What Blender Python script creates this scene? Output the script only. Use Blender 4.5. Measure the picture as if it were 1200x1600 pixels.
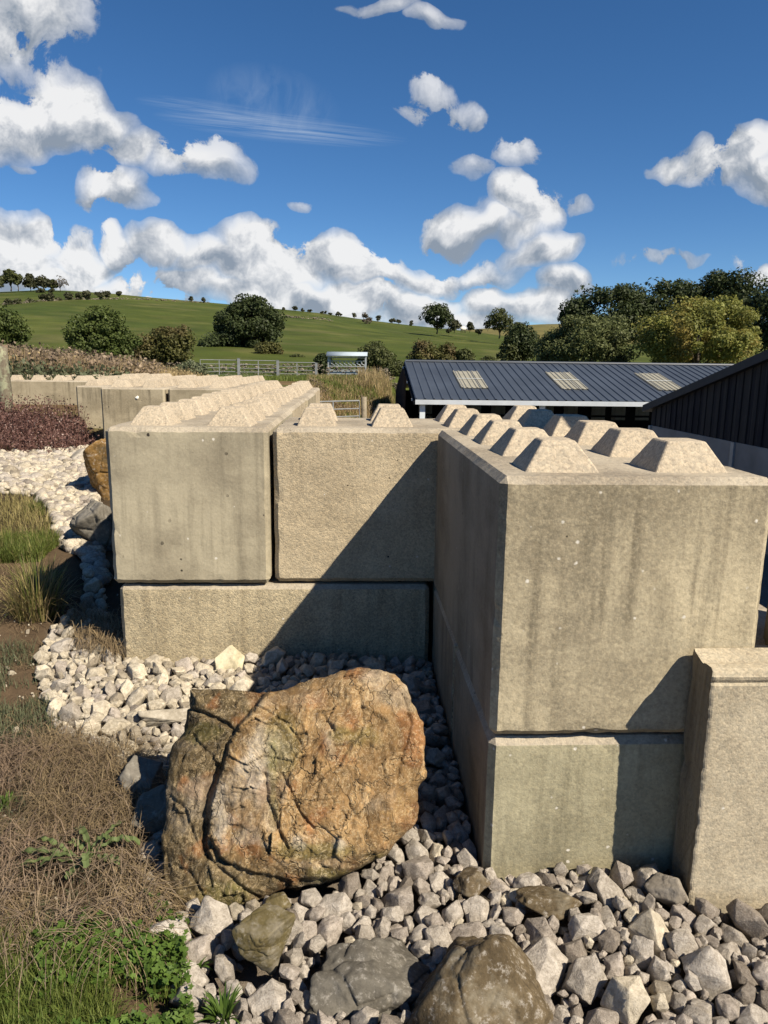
import bpy, bmesh, math, random
import numpy as np
from mathutils import Vector, Matrix, noise as mn
S = bpy.context.scene
for o in list(bpy.data.objects): bpy.data.objects.remove(o)
C = S.collection
random.seed(7); RNG = np.random.default_rng(7)
R_ = math.radians
# ---------------------------------------------------------------- camera
F_PX, PITCH, YAW, ROLL = 1156.0, .1949, .0462, .0124
EYE = np.array([-.4235, -2.0647, .3019])
cp, sp, cy, sy = math.cos(PITCH), math.sin(PITCH), math.cos(YAW), math.sin(YAW)
FW = np.array([sy*cp, cy*cp, -sp]); rt = np.array([cy, -sy, 0.]); up = np.cross(rt, FW)
RI = math.cos(ROLL)*rt + math.sin(ROLL)*up; UP = -math.sin(ROLL)*rt + math.cos(ROLL)*up
cam = bpy.data.cameras.new('camera'); co = bpy.data.objects.new('camera', cam); C.objects.link(co)
m = Matrix(((RI[0], UP[0], -FW[0], EYE[0]), (RI[1], UP[1], -FW[1], EYE[1]), (RI[2], UP[2], -FW[2], EYE[2]), (0, 0, 0, 1)))
co.matrix_world = m
cam.sensor_fit = 'VERTICAL'; cam.sensor_height = 36; cam.lens = 36*F_PX/1600
cam.clip_start = .05; cam.clip_end = 5000
S.camera = co
def ray(x, y): return FW + RI*(x-600)/F_PX + UP*(800-y)/F_PX
def uv(x, y): d = ray(x, y); return d[0]/d[1], d[2]/d[1]
# ---------------------------------------------------------------- light
SUNV = np.array([.78, -.68, 1.0]); SUNV /= np.linalg.norm(SUNV)
sl = bpy.data.lights.new('sun', 'SUN'); so = bpy.data.objects.new('sun', sl); C.objects.link(so)
so.rotation_euler = Vector(SUNV).to_track_quat('Z', 'Y').to_euler()
sl.energy = 4.6; sl.angle = R_(.53); sl.color = (1, .90, .74)
S.view_settings.view_transform = 'Standard'; S.view_settings.look = 'None'
S.view_settings.gamma = 1; S.view_settings.exposure = 0.88; S.view_settings.use_curve_mapping = False
# ---------------------------------------------------------------- node helper
class NT:
    def __init__(s, tree): s.t = tree; s.n = tree.nodes; s.l = tree.links
    def put(s, sock, v):
        if v is None: return
        if isinstance(v, bpy.types.NodeSocket): s.l.new(v, sock)
        elif isinstance(v, (tuple, list)) and len(v) == 3 and sock.type == 'RGBA': sock.default_value = (*v, 1)
        else: sock.default_value = v
    def mk(s, typ, ins=(), out=0, **props):
        n = s.n.new(typ)
        for k, v in props.items(): setattr(n, k, v)
        it = ins.items() if isinstance(ins, dict) else enumerate(ins)
        for k, v in it: s.put(n.inputs[k], v)
        return n.outputs[out]
    def m(s, op, *a, clamp=False): return s.mk('ShaderNodeMath', a, operation=op, use_clamp=clamp)
    def v(s, op, *a, out=0): return s.mk('ShaderNodeVectorMath', a, operation=op, out=out)
    def mix(s, f, a, b, bt='MIX'):
        n = s.n.new('ShaderNodeMix'); n.data_type = 'RGBA'; n.blend_type = bt
        s.put(n.inputs[0], f); s.put(n.inputs[6], a); s.put(n.inputs[7], b); return n.outputs[2]
    def rng(s, x, a, b, c=0., d=1., t='LINEAR'):
        n = s.n.new('ShaderNodeMapRange'); n.interpolation_type = t; n.clamp = True
        for i, q in enumerate((x, a, b, c, d)): s.put(n.inputs[i], q)
        return n.outputs[0]
    def noise(s, vec, sc, det=3, rough=.55, dist=0, out=0):
        return s.mk('ShaderNodeTexNoise', {'Vector': vec, 'Scale': sc, 'Detail': det, 'Roughness': rough, 'Distortion': dist}, out=out)
    def vor(s, vec, sc, out='Distance', feature='F1', rnd=1):
        n = s.n.new('ShaderNodeTexVoronoi'); n.feature = feature
        s.put(n.inputs['Vector'], vec); n.inputs['Scale'].default_value = sc; n.inputs['Randomness'].default_value = rnd
        return n.outputs[out]
    def mapv(s, vec, loc=(0, 0, 0), rot=(0, 0, 0), sc=(1, 1, 1), typ='POINT'):
        return s.mk('ShaderNodeMapping', {'Vector': vec, 'Location': loc, 'Rotation': rot, 'Scale': sc}, vector_type=typ)
# ---------------------------------------------------------------- world: sky + clouds by direction
W = bpy.data.worlds.new('World'); S.world = W; W.use_nodes = True
W.node_tree.nodes.clear(); w = NT(W.node_tree)
sky = w.n.new('ShaderNodeTexSky'); sky.sky_type = 'NISHITA'; sky.sun_disc = False
sky.sun_elevation = math.asin(SUNV[2]); sky.sun_rotation = math.atan2(SUNV[0], SUNV[1])
sky.air_density = .75; sky.dust_density = 0.0; sky.ozone_density = 5.0; sky.altitude = 200
# cloud density group
# blobs: px centre x, y, radius x, radius y, angle deg, weight
BL = [(20, 20, 105, 85, 0, 1.05), (-70, 190, 130, 85, 0, 1.1), (95, 160, 75, 55, 0, 1.1), (40, 190, 120, 55, 0, 1.1), (130, 205, 85, 48, 0, 1.05), (215, 232, 65, 36, 8, .9), (300, 248, 80, 42, 18, .84), (325, 265, 45, 38, 18, .8),
      (190, 308, 66, 42, 5, 1.1), (160, 325, 40, 24, 5, .9), (655, 36, 42, 20, 25, .6), (600, 8, 48, 18, 0, .6),
      (655, 128, 42, 30, 20, .62), (640, 168, 46, 24, 0, .55), (700, 150, 62, 26, 22, .6), (740, 162, 32, 22, 22, .6), (825, 238, 50, 34, -10, .66), (735, 258, 52, 28, 0, .55),
      (705, 350, 50, 38, 0, 1.05), (740, 362, 60, 32, 0, 1.0), (795, 320, 50, 48, 0, 1.2), (830, 348, 52, 40, 0, 1.0), (850, 402, 68, 24, 0, 1.0), (905, 340, 40, 20, 0, .6), (800, 372, 60, 22, 0, .85),
      (1155, 262, 95, 40, -5, 1.05), (1190, 225, 55, 42, 0, 1.15), (1250, 280, 110, 55, 0, 1), (1075, 265, 48, 20, 0, .9),
      (5, 375, 85, 48, 0, 1.1), (-40, 420, 140, 60, 0, 1.1), (110, 408, 75, 38, 0, 1.1), (190, 395, 45, 30, 0, 1.1), (255, 395, 55, 32, 0, 1.1), (330, 412, 80, 34, 0, 1.0), (395, 388, 58, 38, 0, 1.25), (455, 395, 55, 30, 0, 1.1), (520, 400, 60, 32, 0, 1.15), (430, 425, 120, 34, 0, 1.1), (570, 420, 75, 32, 0, 1.1), (660, 428, 100, 28, 0, .95),
      (760, 425, 80, 24, 0, .8), (60, 450, 170, 34, 0, 1.15), (260, 448, 140, 28, 0, 1.05), (430, 462, 150, 28, 0, 1.1), (560, 470, 120, 34, 0, 1.2), (650, 478, 75, 32, 0, 1.15), (770, 470, 60, 30, 0, 1.1), (880, 450, 48, 28, -20, 1.15), (835, 480, 85, 30, 0, 1.0), (700, 500, 130, 24, 0, 1.0),
      (1030, 420, 80, 12, 0, .55), (1190, 428, 48, 20, 0, 1.0), (240, 480, 90, 14, 0, 1.0), (465, 315, 28, 12, 0, .5), (30, 268, 28, 12, 0, .48)]
tc = w.mk('ShaderNodeTexCoord', out=0)
sx = w.n.new('ShaderNodeSeparateXYZ'); w.put(sx.inputs[0], tc)
yy = w.m('MAXIMUM', sx.outputs[1], .02)
P = w.mk('ShaderNodeCombineXYZ', (w.m('DIVIDE', sx.outputs[0], yy), w.m('DIVIDE', sx.outputs[2], yy), 0))
front = w.rng(sx.outputs[1], .05, .2)
def n2(vec, sc, det, rough=.55, out=0):
    return w.mk('ShaderNodeTexNoise', {'Vector': vec, 'Scale': sc, 'Detail': det, 'Roughness': rough}, out=out, noise_dimensions='2D')
wc = w.v('SUBTRACT', n2(P, 6, 3, .6, out=1), (.5, .5, .5))
flat = w.v('MULTIPLY_ADD', wc, (.11, .11, 0), P)
acc = sh = None
for (bx, by, rx, ry, ang, wt) in BL:
    if wt <= 0: continue
    u, v_ = uv(bx, by); sx_, sy_ = F_PX/(rx*1.10), F_PX/(ry*1.06)
    p = w.v('MULTIPLY_ADD', flat, (sx_, sy_, 0), (-u*sx_, -v_*sy_, 0))
    b = w.m('MULTIPLY', w.m('SUBTRACT', 1.0, w.v('DOT_PRODUCT', p, p, out=1), clamp=True), wt)
    sd = w.m('MULTIPLY', w.v('DOT_PRODUCT', p, (.28, .9, 0), out=1), b)
    acc = b if acc is None else w.m('SMOOTH_MAX', acc, b, .05)
    sh = sd if sh is None else w.m('ADD', sh, sd)
def detail(vec, o):
    a = w.m('MULTIPLY', n2(vec, 9, o, .66), 1.5)
    c = w.n.new('ShaderNodeTexVoronoi'); c.feature = 'SMOOTH_F1'; c.voronoi_dimensions = '2D'; w.put(c.inputs['Vector'], vec); c.inputs['Scale'].default_value = 19
    c.inputs['Smoothness'].default_value = .6
    return w.m('SUBTRACT', a, w.m('MULTIPLY', c.outputs['Distance'], .42))
vz = w.v('MULTIPLY_ADD', wc, (.05, .05, 0), P)
e0 = detail(vz, 7); e1 = detail(w.v('ADD', vz, (.006, .017, 0)), 5)
d0 = w.m('ADD', acc, w.m('MULTIPLY', w.m('MULTIPLY', w.m('SUBTRACT', e0, .47), 2.9), w.rng(acc, .02, .55)))

alpha = w.m('MULTIPLY', w.m('MULTIPLY', w.rng(d0, .30, .56, t='SMOOTHSTEP'), front), w.rng(acc, .2, .8, .40, 1.0))
lit = w.m('ADD', .60, w.m('MULTIPLY', sh, .55))
lit = w.m('ADD', lit, w.m('MULTIPLY', w.m('SUBTRACT', e0, e1), 1.45))
lit = w.m('MULTIPLY', w.m('MULTIPLY', lit, w.rng(d0, .2, .75, .75, 1.0)), w.rng(acc, .35, .9, .62, 1.0), clamp=True)
cl = w.n.new('ShaderNodeValToRGB'); w.put(cl.inputs[0], lit); e = cl.color_ramp.elements
e[0].position = .12; e[0].color = (.265, .315, .385, 1); e[1].position = .80; e[1].color = (.86, .86, .86, 1)
e2 = e.new(.45); e2.color = (.50, .53, .575, 1)
# cirrus wisps
def wisp(cx_, cy_, rx, ry, ang, str_, sc1, sc2, shear=0):
    u, v_ = uv(cx_, cy_)
    mp = w.mapv(P, (u, v_, 0), (0, 0, -R_(ang)), (rx/F_PX, ry/F_PX, 1), 'TEXTURE')
    mk = w.m('SUBTRACT', 1.0, w.v('DOT_PRODUCT', mp, mp, out=1), clamp=True)
    nz = w.noise(w.mapv(mp, sc=(sc1, sc2, 1)), 1.0, 5, .6, .6)
    return w.m('MULTIPLY', w.m('MULTIPLY', mk, w.rng(nz, .38, .75)), str_)
ci = w.m('ADD', wisp(440, 200, 185, 20, 4, .62, 1.0, 5), wisp(425, 158, 100, 50, 10, .20, 3.2, .8))
ci = w.m('ADD', ci, wisp(330, 172, 110, 14, 6, .35, 1, 4))
ci = w.m('MULTIPLY', ci, front, clamp=True)
skc = w.mk('ShaderNodeHueSaturation', {'Hue': .5, 'Saturation': 1.17, 'Value': 1.0, 'Color': sky.outputs[0]})
skb = w.v('SCALE', skc, None, None); [n for n in w.n if n.type == 'VECT_MATH' and n.operation == 'SCALE'][-1].inputs['Scale'].default_value = .075
full = w.mix(w.m('MULTIPLY', ci, .8), skb, (.43, .49, .56))
full = w.mix(w.m('MULTIPLY', alpha, .97), full, w.mix(1.0, cl.outputs[0], (.70, .70, .70), 'MULTIPLY'))
bg = w.mk('ShaderNodeBackground', {'Color': full, 'Strength': .80})
wo = w.n.new('ShaderNodeOutputWorld'); w.put(wo.inputs[0], bg)
W.cycles.sampling_method = 'MANUAL'; W.cycles.sample_map_resolution = 512
#%%SPLIT
# ---------------------------------------------------------------- helpers
def mesh(name, V, Fs, mat=None, parent=None, smooth=False, loc=None, mats=None, midx=None, attrs=None):
    V = np.asarray(V, dtype=np.float32).reshape(-1, 3)
    me = bpy.data.meshes.new(name)
    if isinstance(Fs, np.ndarray):
        n, k = Fs.shape
        me.vertices.add(len(V)); me.vertices.foreach_set('co', V.ravel())
        me.loops.add(n*k); me.loops.foreach_set('vertex_index', Fs.astype(np.int32).ravel())
        me.polygons.add(n); me.polygons.foreach_set('loop_start', np.arange(0, n*k, k, dtype=np.int32))
        me.update(calc_edges=True)
    else:
        me.from_pydata(V.tolist(), [], Fs); me.update()
    if smooth: me.polygons.foreach_set('use_smooth', np.ones(len(me.polygons), dtype=bool))
    for k_, a in (attrs or {}).items():
        a = np.asarray(a, dtype=np.float32)
        if a.ndim == 1: at = me.attributes.new(k_, 'FLOAT', 'POINT'); at.data.foreach_set('value', a)
        else:
            at = me.attributes.new(k_, 'FLOAT_COLOR', 'POINT')
            if a.shape[1] == 3: a = np.c_[a, np.ones(len(a), np.float32)]
            at.data.foreach_set('color', a.astype(np.float32).ravel())
    for mm in (mats or ([mat] if mat else [])): me.materials.append(mm)
    if midx is not None: me.polygons.foreach_set('material_index', np.asarray(midx, dtype=np.int32))
    o = bpy.data.objects.new(name, me); C.objects.link(o)
    if parent: o.parent = parent
    if loc is not None: o.location = loc
    return o
def tag(o, label=None, cat=None, group=None, kind=None):
    for k, v in (('label', label), ('category', cat), ('group', group), ('kind', kind)):
        if v: o[k] = v
    return o
def empty(name, loc=(0, 0, 0), rz=0, **k):
    o = bpy.data.objects.new(name, None); C.objects.link(o); o.location = loc; o.rotation_euler = (0, 0, rz)
    o.empty_display_size = .1; return tag(o, **k)
class MB:
    def __init__(s): s.V = []; s.F = []; s.M = []
    def add(s, V, F, mi=0):
        b = len(s.V); s.V += [tuple(v) for v in V]; s.F += [tuple(b+i for i in f) for f in F]; s.M += [mi]*len(F)
    def box(s, a, b, mi=0):
        (x0, y0, z0), (x1, y1, z1) = a, b
        s.add([(x0, y0, z0), (x1, y0, z0), (x1, y1, z0), (x0, y1, z0), (x0, y0, z1), (x1, y0, z1), (x1, y1, z1), (x0, y1, z1)],
              [(0, 3, 2, 1), (4, 5, 6, 7), (0, 1, 5, 4), (1, 2, 6, 5), (2, 3, 7, 6), (3, 0, 4, 7)], mi)
    def tube(s, pts, r, n=8, mi=0):
        pts = [Vector(p) for p in pts]; rs = r if isinstance(r, (list, tuple)) else [r]*len(pts)
        rs = [float(q) for q in rs]
        V = []; F = []
        for i, p in enumerate(pts):
            d = (pts[min(i+1, len(pts)-1)] - pts[max(i-1, 0)]).normalized()
            a = d.orthogonal().normalized() if i == 0 else (a - d*a.dot(d)).normalized()
            b = d.cross(a)
            V += [p + rs[i]*(math.cos(2*math.pi*k/n)*a + math.sin(2*math.pi*k/n)*b) for k in range(n)]
        for i in range(len(pts)-1):
            F += [(i*n+k, i*n+(k+1) % n, (i+1)*n+(k+1) % n, (i+1)*n+k) for k in range(n)]
        F += [tuple(range(n))[::-1], tuple((len(pts)-1)*n+k for k in range(n))]
        s.add(V, F, mi)
    def build(s, name, mat=None, parent=None, smooth=False, mats=None, loc=None):
        return mesh(name, s.V, s.F, mat, parent, smooth, loc, mats, s.M if mats else None)
def fbm(p, sc=1., oc=4, seed=0.):
    p = Vector(p)*sc + Vector((seed, seed*1.7, -seed)); a = 1.; t = 0.
    for _ in range(oc): t += a*mn.noise(p); p = p*2.03; a *= .5
    return t
def sstep(a, b, x): t = np.clip((x-a)/(b-a), 0, 1); return t*t*(3-2*t)
# ---------------------------------------------------------------- ground height
cr_x = [-600, -100, 0, 60, 110, 180, 240, 300, 400, 500, 560, 640, 700, 760, 800, 850, 1200, 1700]
cr_y = [470, 460, 456, 453, 454, 459, 465, 470, 479, 489, 498, 508, 514, 521, 526, 532, 545, 555]
_az = []; _sl = []
for a, b in zip(cr_x, cr_y):
    d = ray(a, b); _az.append(math.atan2(d[0], d[1])); _sl.append(d[2]/math.hypot(d[0], d[1]))
_az = np.array(_az); _sl = np.array(_sl)
fr_x = [-600, 400, 560, 700, 790, 840, 900, 1200, 1700]; fr_y = [520, 520, 520, 518, 511, 507, 506, 508, 515]
_faz = []; _fsl = []
for a, b in zip(fr_x, fr_y):
    d = ray(a, b); _faz.append(math.atan2(d[0], d[1])); _fsl.append(d[2]/math.hypot(d[0], d[1]))
def ground(x, y):
    x = np.asarray(x, float); y = np.asarray(y, float)
    ex, ey = x-EYE[0], y-EYE[1]; R = np.hypot(ex, ey)+1e-6; az = np.arctan2(ex, ey)
    n1 = .02*np.sin(x*2.1+.4)*np.cos(y*1.7+1.) + .012*np.sin(x*5.3+y*3.1)
    zl = -1.29 + .047*np.clip(y, -8, 20) + .10*np.clip(-x-2.0, 0, 3.5) + n1
    zl = np.minimum(zl, -.47+.01*n1)
    # yard behind the walls, lower
    yard = np.where(x > 1, -3.3, -3.3 + 1.2*sstep(3, -2, x))
    ytop = -.45
    y0 = 26 + 13*sstep(.5, 3.5, x)
    bank = sstep(0, 1, np.clip((y-y0)/14, 0, 1))
    zr = yard + (ytop-yard)*bank
    zr = np.where(x > 1.9, np.where(y < 39, -3.3, zr), zr)
    d = np.maximum(np.minimum(x+.78+1.7*sstep(8.6, 12, y), y-2.7), np.minimum(x-1.9, y+.2))
    t = sstep(0, 1.6, d)
    z = zl*(1-t) + zr*t
    # hill
    sl = np.interp(az, _az, _sl); zc = EYE[2] + 285*sl
    u = np.clip((R-62)/(285-62), 0, 1)
    zh = z*(1-sstep(50, 75, R)) + (-.45)*sstep(50, 75, R)
    hill = np.clip(u, 0, 1)**1.12*(zc+.45) + .5*np.sin(x*.045)*np.sin(y*.05+1)*u*(1-u)*4
    fsl = np.interp(az, _faz, _fsl); zf = EYE[2] + 560*fsl
    back = sstep(300, 560, R)
    hill = np.where(R > 285, (zc*(1-sstep(285, 420, R)) + (zc-9)*sstep(285, 420, R))*(1-back) + zf*back, hill)
    hill = np.where(R > 560, zf - (R-560)*.04, hill)
    front = sstep(-.05, .12, np.cos(az))
    return zh + (hill*front if True else 0)*(R > 62)
def gz(x, y): return float(ground(x, y))
def px_ground(x, y, tmax=700):
    d = ray(x, y); d = d/np.linalg.norm(d); t = .5
    while t < tmax:
        p = EYE + d*t
        if p[2] < gz(p[0], p[1]):
            lo, hi = t*.985-.02, t
            for _ in range(20):
                mid = (lo+hi)/2; p = EYE+d*mid
                if p[2] < gz(p[0], p[1]): hi = mid
                else: lo = mid
            return EYE + d*hi
        t = t*1.015+.02
    return None
def at_dist(x, D):    # ground point under image column x at horizontal distance D
    d = ray(x, 572); h = math.hypot(d[0], d[1]); X, Y = EYE[0]+d[0]/h*D, EYE[1]+d[1]/h*D
    return float(X), float(Y), gz(X, Y)
def height_for(y, x, D): d = ray(x, y); return float(EYE[2] + D*d[2]/math.hypot(d[0], d[1]))
# ---------------------------------------------------------------- materials
def new_mat(name):
    M = bpy.data.materials.new(name); M.use_nodes = True; M.node_tree.nodes.clear(); return M, NT(M.node_tree)
def fin(t, color, rough=.8, bump=None, bstr=.3, bdist=.01, spec=.3, metal=0., trans=None, normal=None):
    nrm = normal
    if bump is not None: nrm = t.mk('ShaderNodeBump', {'Strength': bstr, 'Distance': bdist, 'Height': bump})
    ins = {'Base Color': color, 'Roughness': rough, 'Specular IOR Level': spec, 'Metallic': metal}
    if nrm is not None: ins['Normal'] = nrm
    sh = t.mk('ShaderNodeBsdfPrincipled', ins)
    if trans is not None:
        tr = t.mk('ShaderNodeBsdfTranslucent', {'Color': color}); sh = t.mk('ShaderNodeMixShader', (trans, sh, tr))
    t.mk('ShaderNodeOutputMaterial', (sh,)) if False else t.put(t.n.new('ShaderNodeOutputMaterial').inputs[0], sh)
def objco(t, seed=True):
    c = t.mk('ShaderNodeTexCoord', out=3)
    if seed:
        r = t.mk('ShaderNodeObjectInfo', out=5)
        n = t.n.new('ShaderNodeVectorMath'); n.operation = 'SCALE'; n.inputs[0].default_value = (37.1, 17.3, 53.7); t.put(n.inputs['Scale'], r)
        return c, t.v('ADD', c, n.outputs[0]), r
    return c, c, None
def simple(name, col, rough=.7, var=.12, sc=6, bump=.0, metal=0., spec=.3):
    M, t = new_mat(name); c, p, r = objco(t)
    n = t.noise(p, sc, 4); k = t.rng(n, .3, .7, 1-var, 1+var)
    cc = t.v('SCALE', tuple(col), None, None); t.put([q for q in t.n if q.type == 'VECT_MATH' and q.operation == 'SCALE'][-1].inputs['Scale'], k)
    fin(t, cc, rough, t.noise(p, sc*6, 4) if bump else None, bump, .01, spec, metal); return M
def concrete(name, base, dark, streak=.5, speck=.4, pits=.5, moss=.0, agg=0., light=None, topdark=.0, bump=.5, ztop=0., white=.3, zmoss=-.42):
    M, t = new_mat(name); c, p, r = objco(t)
    col = base
    blot = t.noise(p, 2.3, 5, .6)
    col = t.mix(t.rng(blot, .42, .62), base, dark)
    col = t.mix(t.m('MULTIPLY', t.rng(t.noise(t.mapv(p, sc=(2.2, 2.2, 5.0)), 1.6, 4), .5, .72), .55), col, light or tuple(min(1, q*1.18) for q in base))
    st = t.noise(t.mapv(p, sc=(17, 17, 1.1)), 1.0, 4, .6)
    stm = t.m('MULTIPLY', t.rng(st, .47, .66), t.rng(t.noise(p, 1.9, 2), .36, .56))
    col = t.mix(t.m('MULTIPLY', stm, streak), col, tuple(q*.62 for q in dark))
    sep = t.n.new('ShaderNodeSeparateXYZ'); t.put(sep.inputs[0], c)
    if topdark:
        tm = t.rng(t.m('ADD', sep.outputs[2], t.m('MULTIPLY', t.noise(t.mapv(p, sc=(9, 9, 1.5)), 1, 4), .5)), ztop-.12, ztop+.30)
        col = t.mix(t.m('MULTIPLY', tm, topdark), col, tuple(q*.55 for q in dark))
    fine = t.noise(p, 78, 6, .8)
    fi2 = t.vor(p, 160)
    col = t.mix(t.m('MULTIPLY', t.rng(fine, .50, .72), speck), col, tuple(q*.42 for q in dark))
    col = t.mix(t.m('MULTIPLY', t.rng(fine, .50, .30), speck*.7), col, tuple(min(1, q*1.35) for q in base))
    h = t.m('MULTIPLY', fine, .35)
    if agg:
        va = t.n.new('ShaderNodeTexVoronoi'); t.put(va.inputs['Vector'], p); va.inputs['Scale'].default_value = 135
        hs = t.n.new('ShaderNodeSeparateColor'); t.put(hs.inputs[0], va.outputs['Color'])
        col = t.mix(agg, col, t.mix(t.rng(hs.outputs[0], .1, .95), tuple(q*.50 for q in base), (min(1, base[0]*1.5), min(1, base[1]*1.38), min(1, base[2]*1.22))))
        col = t.mix(t.m('MULTIPLY', t.rng(hs.outputs[1], .86, .92), agg*.8), col, (.16, .12, .09))
        h = t.m('ADD', h, t.m('MULTIPLY', t.m('SUBTRACT', 1, va.outputs['Distance']), .55*agg))
    if white:
        wv = t.n.new('ShaderNodeTexVoronoi'); t.put(wv.inputs['Vector'], p); wv.inputs['Scale'].default_value = 21
        ws = t.n.new('ShaderNodeSeparateColor'); t.put(ws.inputs[0], wv.outputs['Color'])
        wm = t.m('MULTIPLY', t.rng(t.m('ADD', wv.outputs['Distance'], t.m('MULTIPLY', t.noise(p, 45, 3), .34)), .30, .22), t.rng(ws.outputs[0], 1-white*.5, 1-white*.5+.02))
        col = t.mix(wm, col, (.62, .58, .50))
    if pits:
        pv = t.n.new('ShaderNodeTexVoronoi'); t.put(pv.inputs['Vector'], p); pv.inputs['Scale'].default_value = 24
        ps = t.n.new('ShaderNodeSeparateColor'); t.put(ps.inputs[0], pv.outputs['Color'])
        rad = t.m('ADD', .07, t.m('MULTIPLY', t.m('POWER', ps.outputs[1], 2.0), .20))
        pm = t.m('MULTIPLY', t.m('MULTIPLY', t.m('LESS_THAN', t.m('ADD', pv.outputs['Distance'], t.m('MULTIPLY', t.m('SUBTRACT', t.noise(p, 55, 3), .4), .35)), rad), t.m('GREATER_THAN', ps.outputs[0], 1-pits*.34)), t.rng(t.noise(p, 3.4, 3), .50, .56))
        col = t.mix(pm, col, (.045, .038, .03)); h = t.m('SUBTRACT', h, t.m('MULTIPLY', pm, 2.0))
    if moss:
        mm = t.rng(t.m('ADD', sep.outputs[2], t.m('MULTIPLY', t.m('SUBTRACT', t.noise(t.mapv(p, sc=(9, 9, 3)), 1, 5, .7), .5), .5)), zmoss+.10, zmoss-.06)
        col = t.mix(t.m('MULTIPLY', mm, moss), col, (.075, .078, .02))
    h = t.m('ADD', h, t.m('MULTIPLY', t.noise(p, 30, 4, .6), .6))
    fin(t, col, .93, h, bump, .010, .15); return M
SB = (.36, .315, .235); SD = (.235, .205, .15)
M_smooth = concrete('smooth concrete', (0.398, 0.352, 0.252), (0.279, 0.243, 0.173), streak=.6, speck=.28, pits=1., topdark=.25, ztop=.4, white=.35, bump=.35)
M_coarse = concrete('coarse concrete', (0.477, 0.403, 0.281), (0.340, 0.284, 0.196), streak=.55, speck=.5, pits=.3, agg=.28, topdark=.25, ztop=.4, white=.2, bump=.75)
M_weather = concrete('weathered concrete', (0.472, 0.407, 0.278), (0.274, 0.236, 0.164), streak=1., speck=.6, pits=.22, agg=.10, topdark=.7, ztop=.4, white=.75, bump=.5)
M_green = concrete('green stained concrete', (0.385, 0.351, 0.237), (0.239, 0.216, 0.142), streak=.8, speck=.45, pits=.5, moss=.75, agg=.15, white=.9, bump=.5)
M_lower = concrete('old streaked concrete', (0.451, 0.390, 0.268), (0.252, 0.216, 0.148), streak=1, speck=.75, pits=.3, agg=.35, moss=.5, zmoss=-.36, white=.2, bump=.8)
M_panel = concrete('cream concrete', (0.450, 0.394, 0.292), (0.305, 0.264, 0.192), streak=.2, speck=.65, pits=.6, agg=.25, white=.2, bump=.5)
M_shade_side = concrete('dark side concrete', (0.252, 0.218, 0.166), (0.167, 0.142, 0.105), streak=.6, speck=.35, pits=.1, white=.05, bump=.3)  # darker concrete for left faces, their shade is put into the colour
M_stud = concrete('pebbly stud concrete', (.41, .352, .268), (.33, .28, .21), streak=.0, speck=.7, pits=.15, agg=.32, white=.0, bump=.5)
M_top = concrete('grey block top', (0.370, 0.325, 0.253), (0.213, 0.183, 0.140), streak=.0, speck=.55, pits=.5, agg=.2, white=.2, bump=.7)
M_far = concrete('far streaked concrete', (0.386, 0.330, 0.230), (0.250, 0.211, 0.142), streak=.95, speck=.35, pits=.1, topdark=.2, ztop=.4, white=.1, bump=.3)
# ---------------------------------------------------------------- blocks
CELL = .8
def block_mesh(name, L, Wd, H, step, chip, seed, mat, mside):
    """box with cut edges; origin at the centre; edges worn by noise"""
    bm = bmesh.new(); bmesh.ops.create_cube(bm, size=1)
    for v in bm.verts: v.co = Vector((v.co.x*L, v.co.y*Wd, v.co.z*H))
    bmesh.ops.bevel(bm, geom=list(bm.edges), offset=.021, segments=1, affect='EDGES', profile=.5)
    if step:
        for ax, ln in ((0, L), (1, Wd), (2, H)):
            n = int(ln/step)
            for i in range(1, n):
                pco = [0, 0, 0]; pco[ax] = -ln/2 + ln*i/n; no = [0, 0, 0]; no[ax] = 1
                bmesh.ops.bisect_plane(bm, geom=bm.verts[:]+bm.edges[:]+bm.faces[:], plane_co=pco, plane_no=no)
    hx, hy, hz = L/2, Wd/2, H/2
    for v in bm.verts:
        d = sorted((hx-abs(v.co.x), hy-abs(v.co.y), hz-abs(v.co.z)))
        e = max(0, 1-(d[0]+d[1])/.035)
        p = v.co + Vector((seed*3.1, seed, -seed))
        k = .0016*fbm(p, 6, 3)
        if e > 0:
            k -= e*(.0015 + chip*.007*max(0, fbm(p, 24, 3)+.02) + chip*.040*max(0, fbm(p, 7, 2, 9)-.36))
        n = Vector((v.co.x/hx if hx-abs(v.co.x) < .03 else 0, v.co.y/hy if hy-abs(v.co.y) < .03 else 0, v.co.z/hz if hz-abs(v.co.z) < .03 else 0))
        v.co += n*k
    me = bpy.data.meshes.new(name)
    for f in bm.faces:
        f.smooth = False
        nn = f.normal
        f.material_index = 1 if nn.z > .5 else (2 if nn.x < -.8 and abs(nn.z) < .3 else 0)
    bm.to_mesh(me); bm.free()
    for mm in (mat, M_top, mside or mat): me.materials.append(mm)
    return me
def stud_mesh(seed, b=.112, tp=.052, h=.093, res=4):
    bm = bmesh.new(); bmesh.ops.create_cube(bm, size=1)
    for v in bm.verts:
        s_ = b if v.co.z < 0 else tp
        v.co = Vector((math.copysign(s_, v.co.x), math.copysign(s_, v.co.y), 0 if v.co.z < 0 else h))
    bmesh.ops.bevel(bm, geom=[e for e in bm.edges if max(v.co.z for v in e.verts) > .05], offset=.006, segments=2, affect='EDGES', profile=.5)
    bmesh.ops.subdivide_edges(bm, edges=[e for e in bm.edges if e.calc_length() > .03], cuts=res, use_grid_fill=True)
    bmesh.ops.triangulate(bm, faces=bm.faces[:])
    for v in bm.verts:
        p = v.co*1.0
        k = .0016*fbm(p, 9, 2, seed) + .0010*fbm(p, 60, 2, seed)
        v.co += Vector((v.co.x, v.co.y, .02)).normalized()*k
        if v.co.z < .002: v.co.z = -.004
    me = bpy.data.meshes.new('stud'); bm.to_mesh(me); bm.free(); me.materials.append(M_stud)
    for q in me.polygons: q.use_smooth = False
    return me
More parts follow.
